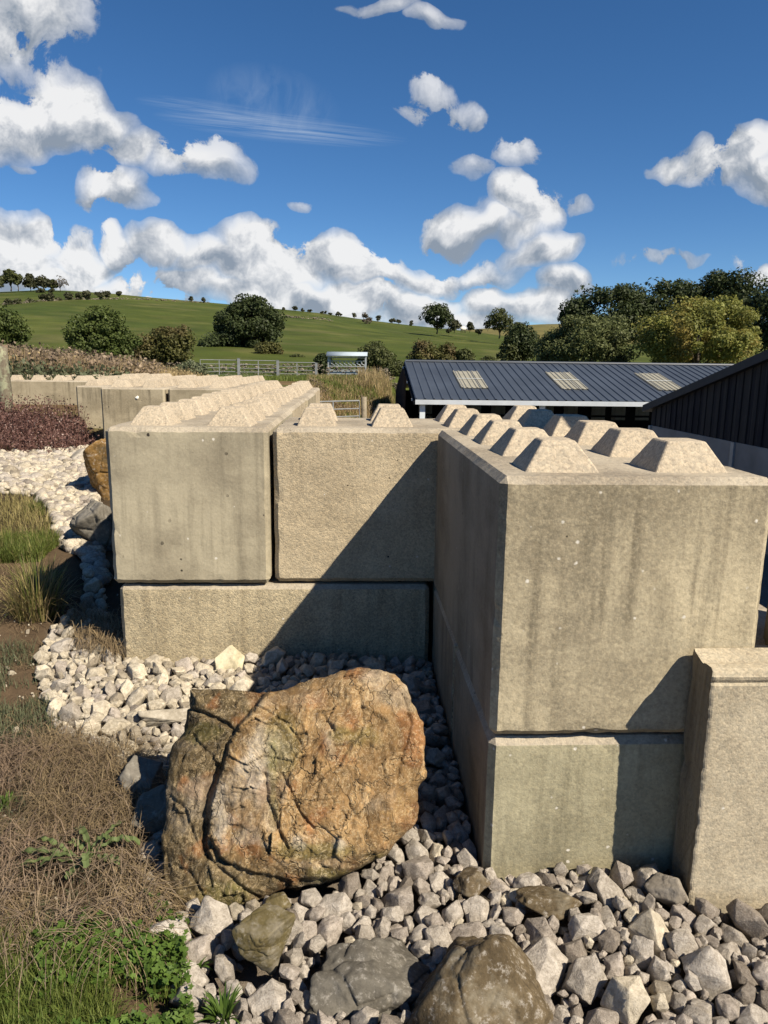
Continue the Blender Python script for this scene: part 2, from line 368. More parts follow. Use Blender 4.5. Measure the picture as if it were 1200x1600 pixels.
STUDS = [stud_mesh(i*7.7, b=.108+.008*math.sin(i*2.1), tp=.055+.005*math.cos(i*3.3)) for i in range(5)]
nb = [0]
def block(x0, y0, ztop, long_y, mat, label, group, step=.05, chip=1., mside=None, H=.8, studs=True, W2=.8, L2=1.6, rz=0., dx=0):
    """x0,y0: near left corner of the plan"""
    nb[0] += 1
    L, Wd = (W2, L2) if long_y else (L2, W2)
    L -= .008; Wd -= .008; H2 = H-.007
    bx, by = x0+L/2+.004, y0+Wd/2+.004
    root = empty('concrete_block', (bx, by, ztop-H), rz, label=label, cat='block', group=group)
    me = block_mesh('block_body', L, Wd, H2, step, chip, nb[0]*1.37, mat, mside)
    o = bpy.data.objects.new('block_body', me); C.objects.link(o); o.parent = root; o.location = (0, 0, H/2)
    if studs:
        nx, ny = (2, 4) if long_y else (4, 2)
        for i in range(nx):
            for j in range(ny):
                s = bpy.data.objects.new('stud', STUDS[(i*3+j*5+nb[0]) % 5]); C.objects.link(s); s.parent = root
                s.location = ((i-(nx-1)/2)*.39+random.uniform(-.006, .006), (j-(ny-1)/2)*.39+random.uniform(-.006, .006), H-.006)
                s.rotation_euler = (0, 0, random.choice((0, 1, 2, 3))*math.pi/2 + random.uniform(-.03, .03))
    return root
GR = 'interlocking concrete blocks with studs on top'
block(0, 0, 0, True, M_weather, 'nearest studded concrete block at the right, shaded left side and stained sunlit end', GR, .025, 1.0, M_shade_side, H=.813, W2=.818)
block(-.814, 1.612, .0, False, M_coarse, 'sandy studded block crossing behind the nearest one, half in diagonal shadow', GR, .025, .8)
block(-1.625, 1.585, .0, True, M_smooth, 'smooth grey studded block with small pits at the left front corner', GR, .025, 1.3)
lab = ['second block back in the long studded row above the gap', 'third block back in the long studded row', 'farthest block of the long studded row, nearest the grassy bank']
for i in range(1, 4):
    block(-1.625+(.012 if i == 2 else -.006), 1.585+1.605*i, .0+.004*i, True, M_coarse if i % 2 else M_weather, lab[i-1], GR, .05, .7)
# lower course
block(-1.605, 1.60, -.805, False, M_lower, 'streaked lower concrete block sunk in white stones, under the two left upper blocks', GR, .025, .9, studs=False)
block(.002, .01, -.817, False, M_green, 'lower concrete block under the nearest upper block, green algae along its foot', GR, .025, .35, M_shade_side, studs=False)
block(.006, .83, -.817, False, M_lower, 'lower concrete block deep in shade behind the nearest lower block', GR, .05, .8, M_shade_side, studs=False)
block(.012, 1.64, -.805, False, M_lower, 'lower concrete block under the crossing block, hidden behind the nearest stack', GR, .2, .4, studs=False)
for i in range(1, 4):
    block(-1.61, 1.61+1.605*(i)-.0, -.805, True, M_lower, 'lower concrete block under the long studded row, number %s back' % ('two', 'three', 'four')[i-1], GR, .1, .5, studs=False)
# bay walls behind on the left
GF = 'far interlocking concrete blocks of the bay walls'
H3x, H3y = -3.56, 7.45
b_ws = block(H3x, H3y, .0, True, M_far, 'far studded block with a white spot, behind the left corner of the front block', GF, .08, .5)
block(H3x+.83, H3y+.02, .0, True, M_far, 'far studded block right of the block with the white spot, past a dark joint', GF, .08, .5)
for k, nm in enumerate(('second', 'third')):
    block(H3x+.0, H3y+1.61*(k+1), .01, True, M_far, '%s block back in the bay wall behind the white spotted block' % nm, GF, .1, .5)
    block(H3x+.83, H3y+.02+1.61*(k+1), .01, True, M_far, '%s block back in the row beside the bay wall, left of the long row' % nm, GF, .1, .5)
block(-4.42, 9.0, -.03, True, M_far, 'far studded block standing left of the white spotted one, dark joint on its right edge', GF, .08, .5)
block(-4.42, 10.62, .03, True, M_far, 'block behind the far block at the edge of the purple weeds', GF, .1, .5)
block(-6.80, 11.9, -.03, False, M_far, 'wide pale far studded block above the dark red weeds, beside the wooden post', GF, .08, .5)
block(-6.80, 12.72, -.02, False, M_far, 'pale studded block right behind the wide pale one beside the wooden post', GF, .1, .5)
block(-5.18, 11.92, -.03, True, M_far, 'far studded block continuing the wide pale one, left of the weed edge block', GF, .1, .5)
block(-6.80, 13.54, -.01, False, M_far, 'last studded block at the back of the pale far wall', GF, .1, .5)
for i, (bx_, by_) in enumerate([(-6.80, 11.92), (-5.18, 11.94), (-4.42, 9.02), (H3x, H3y+.02), (H3x+.83, H3y+.04)]):
    block(bx_, by_, -.79, i > 1, M_far, 'lower far block %s, mostly buried' % ('under the leftmost far pair', 'under the pale wall end', 'under the block at the weed edge', 'under the white spotted block', 'right of the white spotted block foot')[i], GF, .2, .3, studs=False)
# white paint spot on far block
sp_ = MB(); sp_.tube([(0, .012, 0), (.002, -.002, 0), (0, -.005, .004)], [.026, .024, .016], 11); sp_.V = [(x, y, z*1.35) for x, y, z in sp_.V]
M_wh, t = new_mat('white splash'); fin(t, (.70, .68, .62), .8); sp_.build('white_splash', M_wh, b_ws, True, None, (.05, -.795, .68))

# precast panel at the right
def panel():
    root = empty('retaining_wall', (.60, -.15, -1.438), .0, label='cream precast concrete wall with a rolled top edge at the lower right', cat='wall')
    prof = [(0, 0), (0, .862), (.005, .870), (.0, .880), (-.002, .890), (.006, .903), (.02, .909), (.045, .911), (.055, .909), (.062, .905), (.13, .925), (.136, .92), (.136, 0)]
    pts = []
    for (a, b), (c_, d_) in zip(prof, prof[1:]):
        n = max(1, int(math.hypot(c_-a, d_-b)/.012))
        pts += [(a+(c_-a)*k/n, b+(d_-b)*k/n) for k in range(n)]
    pts.append(prof[-1]); nP = len(pts)
    xs = [0, .004, .010, .02]+[.02+1.58*k/100 for k in range(1, 101)]
    V = []; F = []
    for i, x in enumerate(xs):
        for (yy_, zz) in pts:
            e = .010 if i == 0 else (.004 if i == 1 else 0)
            nz = fbm((x*2, yy_, zz), 9, 3, 4)
            chip = (.012*max(0, fbm((zz, yy_, 0), 13, 3, 2)-.1) + .004*fbm((zz, yy_, 1), 40, 2, 3)) if i < 3 else 0
            yc = .068
            V.append((x + chip*(1-i/3) + .003*fbm((zz, yy_, 5), 3, 2), yy_ + (yc-yy_)*(e*6+ (chip*2.0 if i < 3 else 0)) + .0016*nz, zz))
    for i in range(len(xs)-1):
        for j in range(nP-1): F.append((i*nP+j, (i+1)*nP+j, (i+1)*nP+j+1, i*nP+j+1))
    mi = [0]*len(F)
    # end face as a grid across the thickness
    F.append(tuple(range(nP))); mi.append(1)
    F.append(tuple((len(xs)-1)*nP+k for k in range(nP))[::-1]); mi.append(0)
    M, t = new_mat('split concrete edge'); c, p, r = objco(t)
    kn = t.vor(t.mapv(p, sc=(1, 9, 4.5)), 1.3); rr = t.noise(t.mapv(p, sc=(1, 30, 2.2)), 1, 5, .7, .6)
    col = t.mix(t.rng(rr, .3, .7), (.27, .235, .175), (.15, .125, .088))
    col = t.mix(t.m('MULTIPLY', t.rng(kn, .16, .03), .8), col, (.05, .037, .025))
    col = t.mix(t.m('MULTIPLY', t.rng(t.noise(p, 60, 4), .5, .7), .4), col, (.10, .085, .065))
    fin(t, col, .95, t.m('ADD', rr, t.m('MULTIPLY', t.noise(p, 50, 4), .7)), .9, .012, .1)
    mesh('wall_slab', V, F, None, root, False, None, [M_panel, M], mi)
panel()
# ---------------------------------------------------------------- terrain sheet
def noise2(x, y, sc, seed=0):
    """cheap smooth value noise, vectorised"""
    r = np.random.default_rng(seed); T = r.random((256, 256))
    X = x*sc; Y = y*sc; xi = np.floor(X).astype(int); yi = np.floor(Y).astype(int); fx = X-xi; fy = Y-yi
    fx = fx*fx*(3-2*fx); fy = fy*fy*(3-2*fy)
    g_ = lambda a, b: T[a % 256, b % 256]
    return (g_(xi, yi)*(1-fx)+g_(xi+1, yi)*fx)*(1-fy) + (g_(xi, yi+1)*(1-fx)+g_(xi+1, yi+1)*fx)*fy
def fb2(x, y, sc, seed=0, oc=4):
    t = 0; a = .5
    for k in range(oc): t = t + a*noise2(x+k*13.7, y-k*7.1, sc*2**k, seed+k); a *= .5
    return t
def in_poly(px, py, poly):
    px = np.asarray(px); py = np.asarray(py); ins = np.zeros(px.shape, bool); n = len(poly)
    for i in range(n):
        x1, y1 = poly[i]; x2, y2 = poly[(i+1) % n]
        c = ((y1 > py) != (y2 > py)) & (px < (x2-x1)*(py-y1)/((y2-y1) if y2 != y1 else 1e-9)+x1)
        ins ^= c
    return ins
def ground_poly(pp): return [tuple(px_ground(a, b)[:2]) for a, b in pp]
GRAVEL_PX = [(0, 712), (150, 705), (150, 770), (170, 1000), (320, 1020), (700, 1020), (762, 1360), (1060, 1360), (1190, 1440), (1420, 1440), (1420, 1700), (300, 1700), (300, 1600), (262, 1520), (235, 1420), (225, 1300), (175, 1235), (120, 1180), (75, 1120), (62, 1040), (80, 985), (130, 960), (140, 880), (95, 850), (78, 800), (60, 775), (0, 768)]
GRAVEL = ground_poly(GRAVEL_PX)
na, nr = 560, 420
az = np.linspace(-math.pi, math.pi, na+1)
rr = np.concatenate([[0.02], np.geomspace(.25, 900, nr)])
A, Rr = np.meshgrid(az[:-1], rr)
TX = EYE[0]+Rr*np.sin(A); TY = EYE[1]+Rr*np.cos(A); TZ = ground(TX, TY)
gm = in_poly(TX, TY, GRAVEL)
rough = np.where(Rr < 12, .016*(fb2(TX, TY, 12, 3)-.5)*2 + .010*(fb2(TX, TY, 45, 8)-.5)*2*(Rr < 5), 0)
TZ = TZ + np.where(gm & (Rr < 16), -.075, rough)
n1 = fb2(TX, TY, 1.2, 11); n2_ = fb2(TX, TY, .03, 15, 3); n3 = fb2(TX, TY, .25, 21)
def L3(a, b, t): return np.asarray(a)*(1-t[..., None]) + np.asarray(b)*t[..., None]
soil = L3((.045, .032, .021), (.095, .066, .042), sstep(.3, .65, n1))
field = L3((.050, .066, .013), (.070, .085, .018), sstep(.38, .6, n2_)); field = L3(field, (.095, .10, .028), sstep(.5, .72, n3)*.45)
field = L3(field, (.11, .105, .04), sstep(.52, .7, fb2(TX, TY, .09, 71))*.6*(Rr > 55)); field = L3(field, (.035, .055, .012), sstep(.52, .68, fb2(TX+.5*TY, TY*.6, .06, 73))*.5*(Rr > 55))
tan = L3((.17, .12, .06), (.12, .08, .04), sstep(.35, .6, n3)); tan = L3(tan, (.10, .11, .035), sstep(.48, .62, fb2(TX, TY, .5, 31)))
fr = sstep(6, 16, Rr-EYE[1]*0)
soil = np.where(gm[..., None], np.array((.12, .10, .082)), soil); cl_ = L3(soil, tan, fr)
grn = sstep(36, 46, TY+2*n1) ; cl_ = L3(cl_, field, grn)
conc = ((TX > 1.2) & (TY < 30) & (TZ < -2.2)).astype(float); cl_ = L3(cl_, (.17, .16, .145), conc)
far_ = sstep(330, 420, Rr); cl_ = L3(cl_, (.13, .115, .045), far_)
V = np.stack([TX, TY, TZ], -1).reshape(-1, 3)
i, j = np.meshgrid(np.arange(nr), np.arange(na), indexing='ij'); jn = (j+1) % na
Fq = np.stack([i*na+j, i*na+jn, (i+1)*na+jn, (i+1)*na+j], -1).reshape(-1, 4)[:, ::-1]
M, t = new_mat('ground'); c, p, r = objco(t, False)
at = t.mk('ShaderNodeAttribute', out=0, attribute_name='col')
f1 = t.noise(p, 14, 6, .7); f2 = t.noise(p, .12, 6, .65)
col = t.mix(1.0, at, t.mix(f1, (.55, .55, .55), (1.45, 1.45, 1.45)), 'MULTIPLY')
col = t.mix(1.0, col, t.mix(t.rng(f2, .3, .7), (.72, .74, .72), (1.25, 1.22, 1.15)), 'MULTIPLY')
fin(t, col, .95, t.m('ADD', f1, t.m('MULTIPLY', t.noise(p, 90, 3, .7), .4)), .8, .02, .1)
terr = mesh('ground', V, Fq, M, None, True, attrs={'col': cl_.reshape(-1, 3)}); tag(terr, kind='structure')
# ---------------------------------------------------------------- rock material
def rock_mat(name, a, b, dark, sc=9, bump=.8, spots=.3, lich=None, attr=False, island=True):
    M, t = new_mat(name); c, p, r = objco(t)
    if attr:
        base = t.mk('ShaderNodeAttribute', out=0, attribute_name='col')
    else:
        isl = t.mk('ShaderNodeNewGeometry', out=8) if island else r
        f = t.m('FRACT', t.m('ADD', isl, r)); base = t.mix(f, a, b)
        p = t.v('ADD', p, t.mk('ShaderNodeCombineXYZ', (t.m('MULTIPLY', f, 9.1), t.m('MULTIPLY', f, 5.3), 0)))
        base = t.mix(t.m('MULTIPLY', t.rng(t.m('FRACT', t.m('MULTIPLY', f, 7.3)), .82, .86), .6), base, dark)
    n1 = t.noise(p, sc, 6, .65, .4); n2 = t.noise(p, sc*5, 5, .75)
    col = t.mix(1.0, base, t.mix(t.rng(n1, .3, .7), (.62, .60, .57), (1.30, 1.30, 1.30)), 'MULTIPLY')
    col = t.mix(t.m('MULTIPLY', t.rng(n2, .52, .66), spots), col, dark)
    col = t.mix(t.m('MULTIPLY', t.rng(n2, .46, .34), spots*.6), col, (.62, .58, .52))
    if lich: col = t.mix(t.m('MULTIPLY', t.rng(t.noise(p, sc*.6, 5, .7), .52, .62), .7), col, lich)
    h = t.m('ADD', t.m('MULTIPLY', n1, .8), t.m('MULTIPLY', n2, .35))
    if attr:
        wq = t.v('MULTIPLY_ADD', t.noise(p, 7, 4, .6, out=1), (.22, .22, .22), p); wq = t.mapv(wq, rot=(0, .6, 0), sc=(1.6, 1, .75))
        for sc_, wd_, am in ((6.5, .03, .24),):
            ce = t.vor(wq, sc_, feature='DISTANCE_TO_EDGE'); km = t.m('MULTIPLY', t.rng(ce, wd_, wd_*.15), t.rng(t.noise(p, 5, 2), .42, .55))
            col = t.mix(t.m('MULTIPLY', km, am), col, (.05, .036, .018)); h = t.m('SUBTRACT', h, t.m('MULTIPLY', km, .5))
        h = t.m('ADD', h, t.m('MULTIPLY', t.noise(t.mapv(wq, rot=(0, .7, 0), sc=(1, 1, 6)), 9, 4, .65), .9))
        vn = t.noise(t.mapv(wq, sc=(1, 1, 1.8)), 11, 5, .7, .8); col = t.mix(t.m('MULTIPLY', t.rng(t.m('ABSOLUTE', t.m('SUBTRACT', vn, .5)), .018, .004), .5), col, (.55, .44, .27))
        fl = t.vor(wq, 6.5, out='Color'); fs = t.n.new('ShaderNodeSeparateColor'); t.put(fs.inputs[0], fl); col = t.mix(1.0, col, t.mix(fs.outputs[0], (.78, .74, .70), (1.15, 1.15, 1.15)), 'MULTIPLY')
    fin(t, col, .9, h, bump, .010, .15); return M
ST = [rock_mat('grey limestone', (.42, .38, .33), (.32, .285, .24), (.13, .105, .085), 3.2, 1, .55),
      rock_mat('cream limestone', (.55, .49, .385), (.38, .335, .26), (.16, .13, .095), 3.2, 1, .4),
      rock_mat('pinkish limestone', (.42, .37, .32), (.27, .235, .20), (.10, .08, .06), 3.2, 1, .55)]
ST2 = [rock_mat('small grey limestone', (.42, .38, .33), (.32, .285, .24), (.13, .105, .085), 62, 1, .55), rock_mat('small cream limestone', (.55, .49, .385), (.38, .335, .26), (.16, .13, .095), 62, 1, .4), rock_mat('small pinkish limestone', (.42, .37, .32), (.27, .235, .20), (.10, .08, .06), 62, 1, .55)]
def rock_planes(seed, n=13, s=(1, .8, .62)):
    r = np.random.default_rng(seed); N = r.normal(size=(n, 3)); N /= np.linalg.norm(N, axis=1)[:, None]
    # spread
    for _ in range(12):
        D = N[:, None]-N[None]; q_ = (D**2).sum(-1)+1e-3; Fv = (D/q_[..., None]**2); N += .02*Fv.sum(1); N /= np.linalg.norm(N, axis=1)[:, None]
    d = r.uniform(.62, 1.0, n)
    N2 = N/np.array(s); k = np.linalg.norm(N2, axis=1); return N2/k[:, None], d/k
_ico = {}
def ico(sub):
    if sub not in _ico:
        bm = bmesh.new(); bmesh.ops.create_icosphere(bm, subdivisions=sub, radius=1)
        _ico[sub] = (np.array([v.co[:] for v in bm.verts]), np.array([[v.index for v in f.verts] for f in bm.faces])); bm.free()
    return _ico[sub]
def rock_shape(planes, sub, rnd=22., nz=.05, nsc=2.2, seed=0., facet=0.):
    D, Fc = ico(sub); N, d = planes
    q_ = np.maximum(D@N.T, 1e-3)/d
    rinv = (q_**rnd).sum(1)**(1/rnd); P_ = D/rinv[:, None]
    if nz:
        out = []
        for p in P_:
            v_ = Vector(p); k = nz*fbm(v_, nsc, 4, seed)
            if facet:
                dist, pts = mn.voronoi(v_*nsc*.8+Vector((seed, 0, 0)))
                c0 = pts[0]; tl = mn.noise_vector(c0*7.3)
                k += facet*(tl.dot(v_*nsc*.8+Vector((seed, 0, 0))-c0)) - facet*.5*max(0, .12-(dist[1]-dist[0]))/.12
            out.append(k)
        P_ = P_*(1+np.array(out)[:, None])
    return P_, Fc
NV = 18
def hull_rock(seed, n=13, s=(1, .8, .62)):
    r = np.random.default_rng(seed); P_ = r.normal(size=(n, 3)); P_ /= np.linalg.norm(P_, axis=1)[:, None]
    for _ in range(10):
        D = P_[:, None]-P_[None]; q_ = (D**2).sum(-1)+1e-3; P_ += .02*(D/q_[..., None]**2).sum(1); P_ /= np.linalg.norm(P_, axis=1)[:, None]
    P_ = np.sign(P_)*np.abs(P_)**.8*r.uniform(.82, 1.08, (n, 1))*np.array(s)
    bm = bmesh.new(); vs = [bm.verts.new(p) for p in P_]; g_ = bmesh.ops.convex_hull(bm, input=vs)
    bmesh.ops.delete(bm, geom=[v for v in bm.verts if not v.link_faces], context='VERTS')
    bmesh.ops.recalc_face_normals(bm, faces=bm.faces[:]); bm.normal_update()
    N = np.array([f.normal[:] for f in bm.faces]); d = np.array([f.normal.dot(f.verts[0].co) for f in bm.faces]); lo = np.array([v.co[:] for v in bm.verts])
    bmesh.ops.dissolve_limit(bm, angle_limit=R_(14), verts=bm.verts[:], edges=bm.edges[:])
    bmesh.ops.bevel(bm, geom=bm.edges[:], offset=.055, segments=2, affect='EDGES', profile=.6, clamp_overlap=True)
    bmesh.ops.triangulate(bm, faces=bm.faces[:])
    out = []
    for cuts, nz in ((1, .045), (2, .06)):
        b2 = bm.copy(); 
        for _ in range(cuts):
            bmesh.ops.subdivide_edges(b2, edges=[e for e in b2.edges if e.calc_length() > (.22 if cuts == 1 else .13)], cuts=1)
            bmesh.ops.triangulate(b2, faces=b2.faces[:])
        b2.verts.index_update()
        V = []
        for v in b2.verts:
            p = v.co; k = nz*fbm(p, 2.4, 3, seed) + nz*.55*fbm(p, 8, 3, seed); V.append(p*(1+k))
        out.append((np.array([v[:] for v in V]), np.array([[v.index for v in f.verts] for f in b2.faces]))); b2.free()
    bm.free(); return (N, d), out[1], out[0]
_h = [hull_rock(200+k, 10+k % 6, (1, random.uniform(.66, .9), random.uniform(.50, .75))) for k in range(NV)]
VAR = [h[0] for h in _h]; VM_hi = [h[1] for h in _h]; VM_lo = [h[2] for h in _h]
_planes = [rock_planes(100+k, 11+k % 5, (1, random.uniform(.68, .9), random.uniform(.52, .75))) for k in range(NV)]
VM_far = [rock_shape(_planes[k], 2, 40, 0) for k in range(NV)]
def rnd_rot(r=RNG):
    q_ = r.normal(size=4); q_ /= np.linalg.norm(q_); a, b, c_, d = q_
    return np.array([[1-2*(c_*c_+d*d), 2*(b*c_-a*d), 2*(b*d+a*c_)], [2*(b*c_+a*d), 1-2*(b*b+d*d), 2*(c_*d-a*b)], [2*(b*d-a*c_), 2*(c_*d+a*b), 1-2*(b*b+c_*c_)]])
# ---------------------------------------------------------------- big boulder
BP = [(292, 1077), (335, 1075), (380, 1078), (410, 1083), (450, 1077), (500, 1068), (540, 1055), (560, 1051), (590, 1056), (614, 1057), (628, 1072), (640, 1090), (642, 1102), (655, 1130), (661, 1165), (661, 1215), (648, 1232), (648, 1260), (640, 1285), (612, 1310), (602, 1332), (590, 1343), (560, 1360), (500, 1384), (440, 1392), (405, 1408), (370, 1424), (330, 1434), (275, 1432), (260, 1420), (256, 1390), (252, 1350), (250, 1310), (256, 1280), (256, 1240), (262, 1200), (272, 1170), (285, 1150), (290, 1120)]
PO = np.array([-.6, -.13, -1.38]); PT = np.array([0, .47, .883]); PT /= np.linalg.norm(PT); PN = np.array([0, -PT[2], PT[1]])
def on_plane(x, y):
    d = ray(x, y); s = ((PO-EYE)@PN)/(d@PN); return EYE+d*s
def dist_poly(X, Y, pts):
    best = np.full(X.shape, 1e9)
    for (x1, y1), (x2, y2) in zip(pts, pts[1:]):
        dx, dy = x2-x1, y2-y1; s = np.clip(((X-x1)*dx+(Y-y1)*dy)/(dx*dx+dy*dy), 0, 1)
        best = np.minimum(best, np.hypot(X-x1-s*dx, Y-y1-s*dy))
    return best
def resample(P_, n):
    P_ = np.array(P_+[P_[0]], float); L = np.r_[0, np.cumsum(np.linalg.norm(np.diff(P_, axis=0), axis=1))]
    s = np.linspace(0, L[-1], n, endpoint=False); return np.stack([np.interp(s, L, P_[:, 0]), np.interp(s, L, P_[:, 1])], -1)
def big_boulder():
    n = 420; out = resample(BP, n); cen = np.array([455., 1245.])
    fs = np.linspace(0, 1, 84)[1:]**.9
    rings = [cen + (out-cen)*s for s in fs]; PX = np.concatenate([[cen]]+rings)
    SS = np.concatenate([[0]]+[np.full(n, s) for s in fs])
    W3 = np.array([on_plane(a, b) for a, b in PX])
    X, Y = PX[:, 0], PX[:, 1]
    slab = [(412, 1083), (396, 1106), (372, 1135), (358, 1165), (352, 1195), (338, 1225), (334, 1262), (328, 1300), (345, 1335), (380, 1358), (440, 1375), (520, 1372), (600, 1345), (720, 1250), (720, 1000), (430, 1000)]
    wob = 9*(fb2(X, Y, .03, 5)-.5)*2
    ins = in_poly(X+wob, Y-wob, slab); dS = dist_poly(X+wob, Y-wob, slab+[slab[0]]); sd = np.where(ins, dS, -dS)
    h = .016*sstep(-4, 7, sd) + .010*sstep(0, 60, sd)
    h -= .016*np.exp(-(np.abs(sd+4)/4)**2)*((Y < 1350) & (X < 430))
    tl = [(280, 1060), (412, 1070), (398, 1108), (370, 1140), (350, 1150), (300, 1152), (270, 1160)]
    dT = dist_poly(X, Y, tl+[tl[0]]); sT = np.where(in_poly(X, Y, tl), dT, -dT); h -= .020*sstep(-6, 6, sT)
    cr = [([(292, 1108), (330, 1118), (352, 1128), (362, 1140)], 3, .02), ([(337, 1195), (325, 1235), (318, 1290), (322, 1335)], 5, .04), ([(262, 1240), (290, 1262), (300, 1300), (318, 1330)], 3, .012), ([(500, 1110), (520, 1140), (482, 1180), (455, 1210), (430, 1250)], 2.5, .012),
          ([(420, 1210), (422, 1250), (435, 1290), (452, 1322)], 3, .016), ([(560, 1080), (566, 1130), (532, 1190), (500, 1222), (480, 1255)], 2.5, .012), ([(632, 1095), (642, 1130), (626, 1170), (618, 1215)], 3, .014), ([(445, 1210), (466, 1262), (492, 1292)], 3, .014),
          ([(540, 1300), (552, 1270), (540, 1240)], 2, .008), ([(400, 1100), (450, 1130), (470, 1160)], 2, .008), ([(505, 1160), (560, 1140), (610, 1130)], 2, .007), ([(560, 1200), (600, 1170)], 2, .006), ([(300, 1150), (330, 1180), (345, 1200)], 2.5, .012), ([(270, 1350), (300, 1365), (320, 1400)], 3, .014), ([(330, 1340), (380, 1385), (400, 1400)], 4, .016)]
    for pts, wd, dp in cr:
        d_ = dist_poly(X+wob*.7, Y+wob*.7, pts); h -= dp*.8*np.exp(-(d_/wd)**2)
    fac = []; ve = []
    for k in range(len(X)):
        q1 = Vector((X[k]*.021+1.7, Y[k]*.021, 3.1)); dd_, pp = mn.voronoi(q1); t1 = mn.noise_vector(pp[0]*5.1); f_ = .013*t1.dot(q1-pp[0])*1.7 - .0018*max(0, .06-(dd_[1]-dd_[0]))/.06
        q2 = Vector((X[k]*.052+.7, Y[k]*.038+X[k]*.02, 1.1)); dd2, pp2 = mn.voronoi(q2); t2 = mn.noise_vector(pp2[0]*5.1); f_ += .009*t2.dot(q2-pp2[0])*1.6 - .0010*max(0, .06-(dd2[1]-dd2[0]))/.06
        f_ += .006*fbm((X[k]*.02, Y[k]*.02, 0), 1, 3) + .0030*fbm((X[k]*.09, Y[k]*.07, 4), 1, 4)
        fac.append(f_); ve.append(mn.noise(Vector((X[k]*.045+9, Y[k]*.03, 2)))+.5*mn.noise(Vector((X[k]*.13, Y[k]*.09, 7))))
    fac = np.array(fac); ve = np.array(ve)
    h += fac
    W3 = W3 + PN*(h*1.2 + .042*(1-SS**3) - .022*SS**14)[:, None]
    # colours over the front of the rock
    olive = np.array((.105, .080, .042)); org = np.array((.242, .154, .070)); rust = np.array((.215, .100, .040)); grey = np.array((.25, .215, .165)); whit = np.array((.55, .50, .42)); gold = np.array((.42, .31, .15)); grn_ = np.array((.105, .105, .025))
    c = np.tile(olive, (len(X), 1))
    def mixc(c, col, m): return c*(1-m[:, None]) + col*m[:, None]
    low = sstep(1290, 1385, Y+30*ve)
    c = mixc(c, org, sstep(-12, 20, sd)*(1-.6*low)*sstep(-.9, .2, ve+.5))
    nA = fb2(X, Y, .022, 41); nB = fb2(X, Y, .05, 47); nC = fb2(X, Y, .012, 52)
    c = mixc(c, rust, sstep(.5, .66, nA)*.75*(sd > -60)); c = mixc(c, grey, sstep(.52, .66, nC)*.65)
    c = mixc(c, gold, sstep(.05, .0, np.abs(ve-.05))*.6*(sd > 0)*sstep(.42, .55, nB))
    for (bx, by, rx, ry, st) in [(398, 1190, 26, 48, .85), (352, 1270, 18, 60, .75), (385, 1305, 42, 16, .7), (455, 1095, 55, 16, .45), (530, 1315, 14, 12, 1), (468, 1312, 10, 12, .9), (420, 1150, 26, 40, .5), (300, 1165, 26, 8, .5), (500, 1345, 70, 10, .35)]:
        d_ = np.hypot((X-bx)/rx, (Y-by)/ry) + (nB-.5)*2.2 + ve*.35
        c = mixc(c, whit*.8 if st > .6 else grey*1.2, sstep(1.0, .3, d_)*st*.55)
    for (bx, by, rx, ry) in [(445, 1165, 30, 55), (545, 1150, 50, 20), (310, 1145, 45, 14), (560, 1368, 80, 16), (430, 1230, 10, 60), (620, 1350, 60, 30), (330, 1395, 70, 24), (480, 1325, 70, 14)]:
        d_ = np.hypot((X-bx)/rx, (Y-by)/ry) + (nA-.5)*2.4
        c = mixc(c, grn_, sstep(1.0, .3, d_)*.45)
    c = c*(.82+.5*np.clip(fac/.012+.35, 0, 1))[:, None]  # darker in the hollows, lighter on raised facets
    # sides and back
    ns = 40; Vs = [W3]; Cs = [c]; last = W3[-n:]; cw = last.mean(0); crad = last-cw
    for k in range(1, ns+1):
        u = k/ns; dep = .36*u; s = 1 + .05*math.sin(u*2.6) - .30*u**2
        P_ = cw + crad*s - PN*dep
        nn = np.array([.016*fbm(p, 5, 4, 3) + .006*fbm(p, 22, 2, 8) for p in P_]); rad = crad/np.linalg.norm(crad, axis=1)[:, None]
        P_ = P_ + rad*(nn*min(1, k/3)*(1.6))[:, None]
        Vs.append(P_); Cs.append(c[-n:]*(.9) + .0)
    Vs.append((cw-PN*.42)[None]); Cs.append(c[:1])
    V = np.concatenate(Vs); CC = np.concatenate(Cs); F = []
    F += [(0, 1+j, 1+(j+1) % n) for j in range(n)][::1]
    nRt = len(fs)+ns
    for k in range(nRt-1):
        b = 1+k*n; F += [(b+j, b+n+j, b+n+(j+1) % n, b+(j+1) % n) for j in range(n)]
    b = 1+(nRt-1)*n; F += [(b+j, len(V)-1, b+(j+1) % n) for j in range(n)]
    F = [f[::-1] for f in F]
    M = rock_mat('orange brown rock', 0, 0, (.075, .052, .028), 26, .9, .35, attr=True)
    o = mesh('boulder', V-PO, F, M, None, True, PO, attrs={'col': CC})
    tag(o, 'huge orange brown boulder with cracks and white patches leaning back in the white stones', 'boulder')
    return V
BV = big_boulder()
# ---------------------------------------------------------------- named rocks
RM = {'grey': rock_mat('dark grey rock', (.17, .155, .13), (.13, .12, .10), (.05, .045, .04), 7, 1, .3, island=False),
      'slate': rock_mat('slate rock', (.095, .088, .072), (.115, .105, .088), (.04, .036, .03), 9, 1, .4, island=False),
      'brown': rock_mat('brown rock', (.125, .095, .058), (.10, .075, .042), (.03, .024, .016), 9, 1, .6, lich=(.19, .165, .12), island=False),
      'orange': rock_mat('rusty rock', (.20, .125, .045), (.26, .14, .04), (.035, .03, .022), 7, 1, .7, lich=(.075, .06, .035), island=False),
      'moss': rock_mat('mossy rock', (.105, .085, .038), (.125, .098, .048), (.05, .045, .015), 8, 1, .35, lich=(.20, .175, .13), island=False),
      'pale': rock_mat('pale yellow rock', (.55, .50, .34), (.50, .45, .33), (.2, .17, .1), 9, .8, .3, island=False),
      'lgrey': rock_mat('light grey rock', (.34, .31, .26), (.30, .27, .22), (.12, .10, .08), 8, .9, .4, island=False)}
ROCKS = []   # for the drop map: planes in world
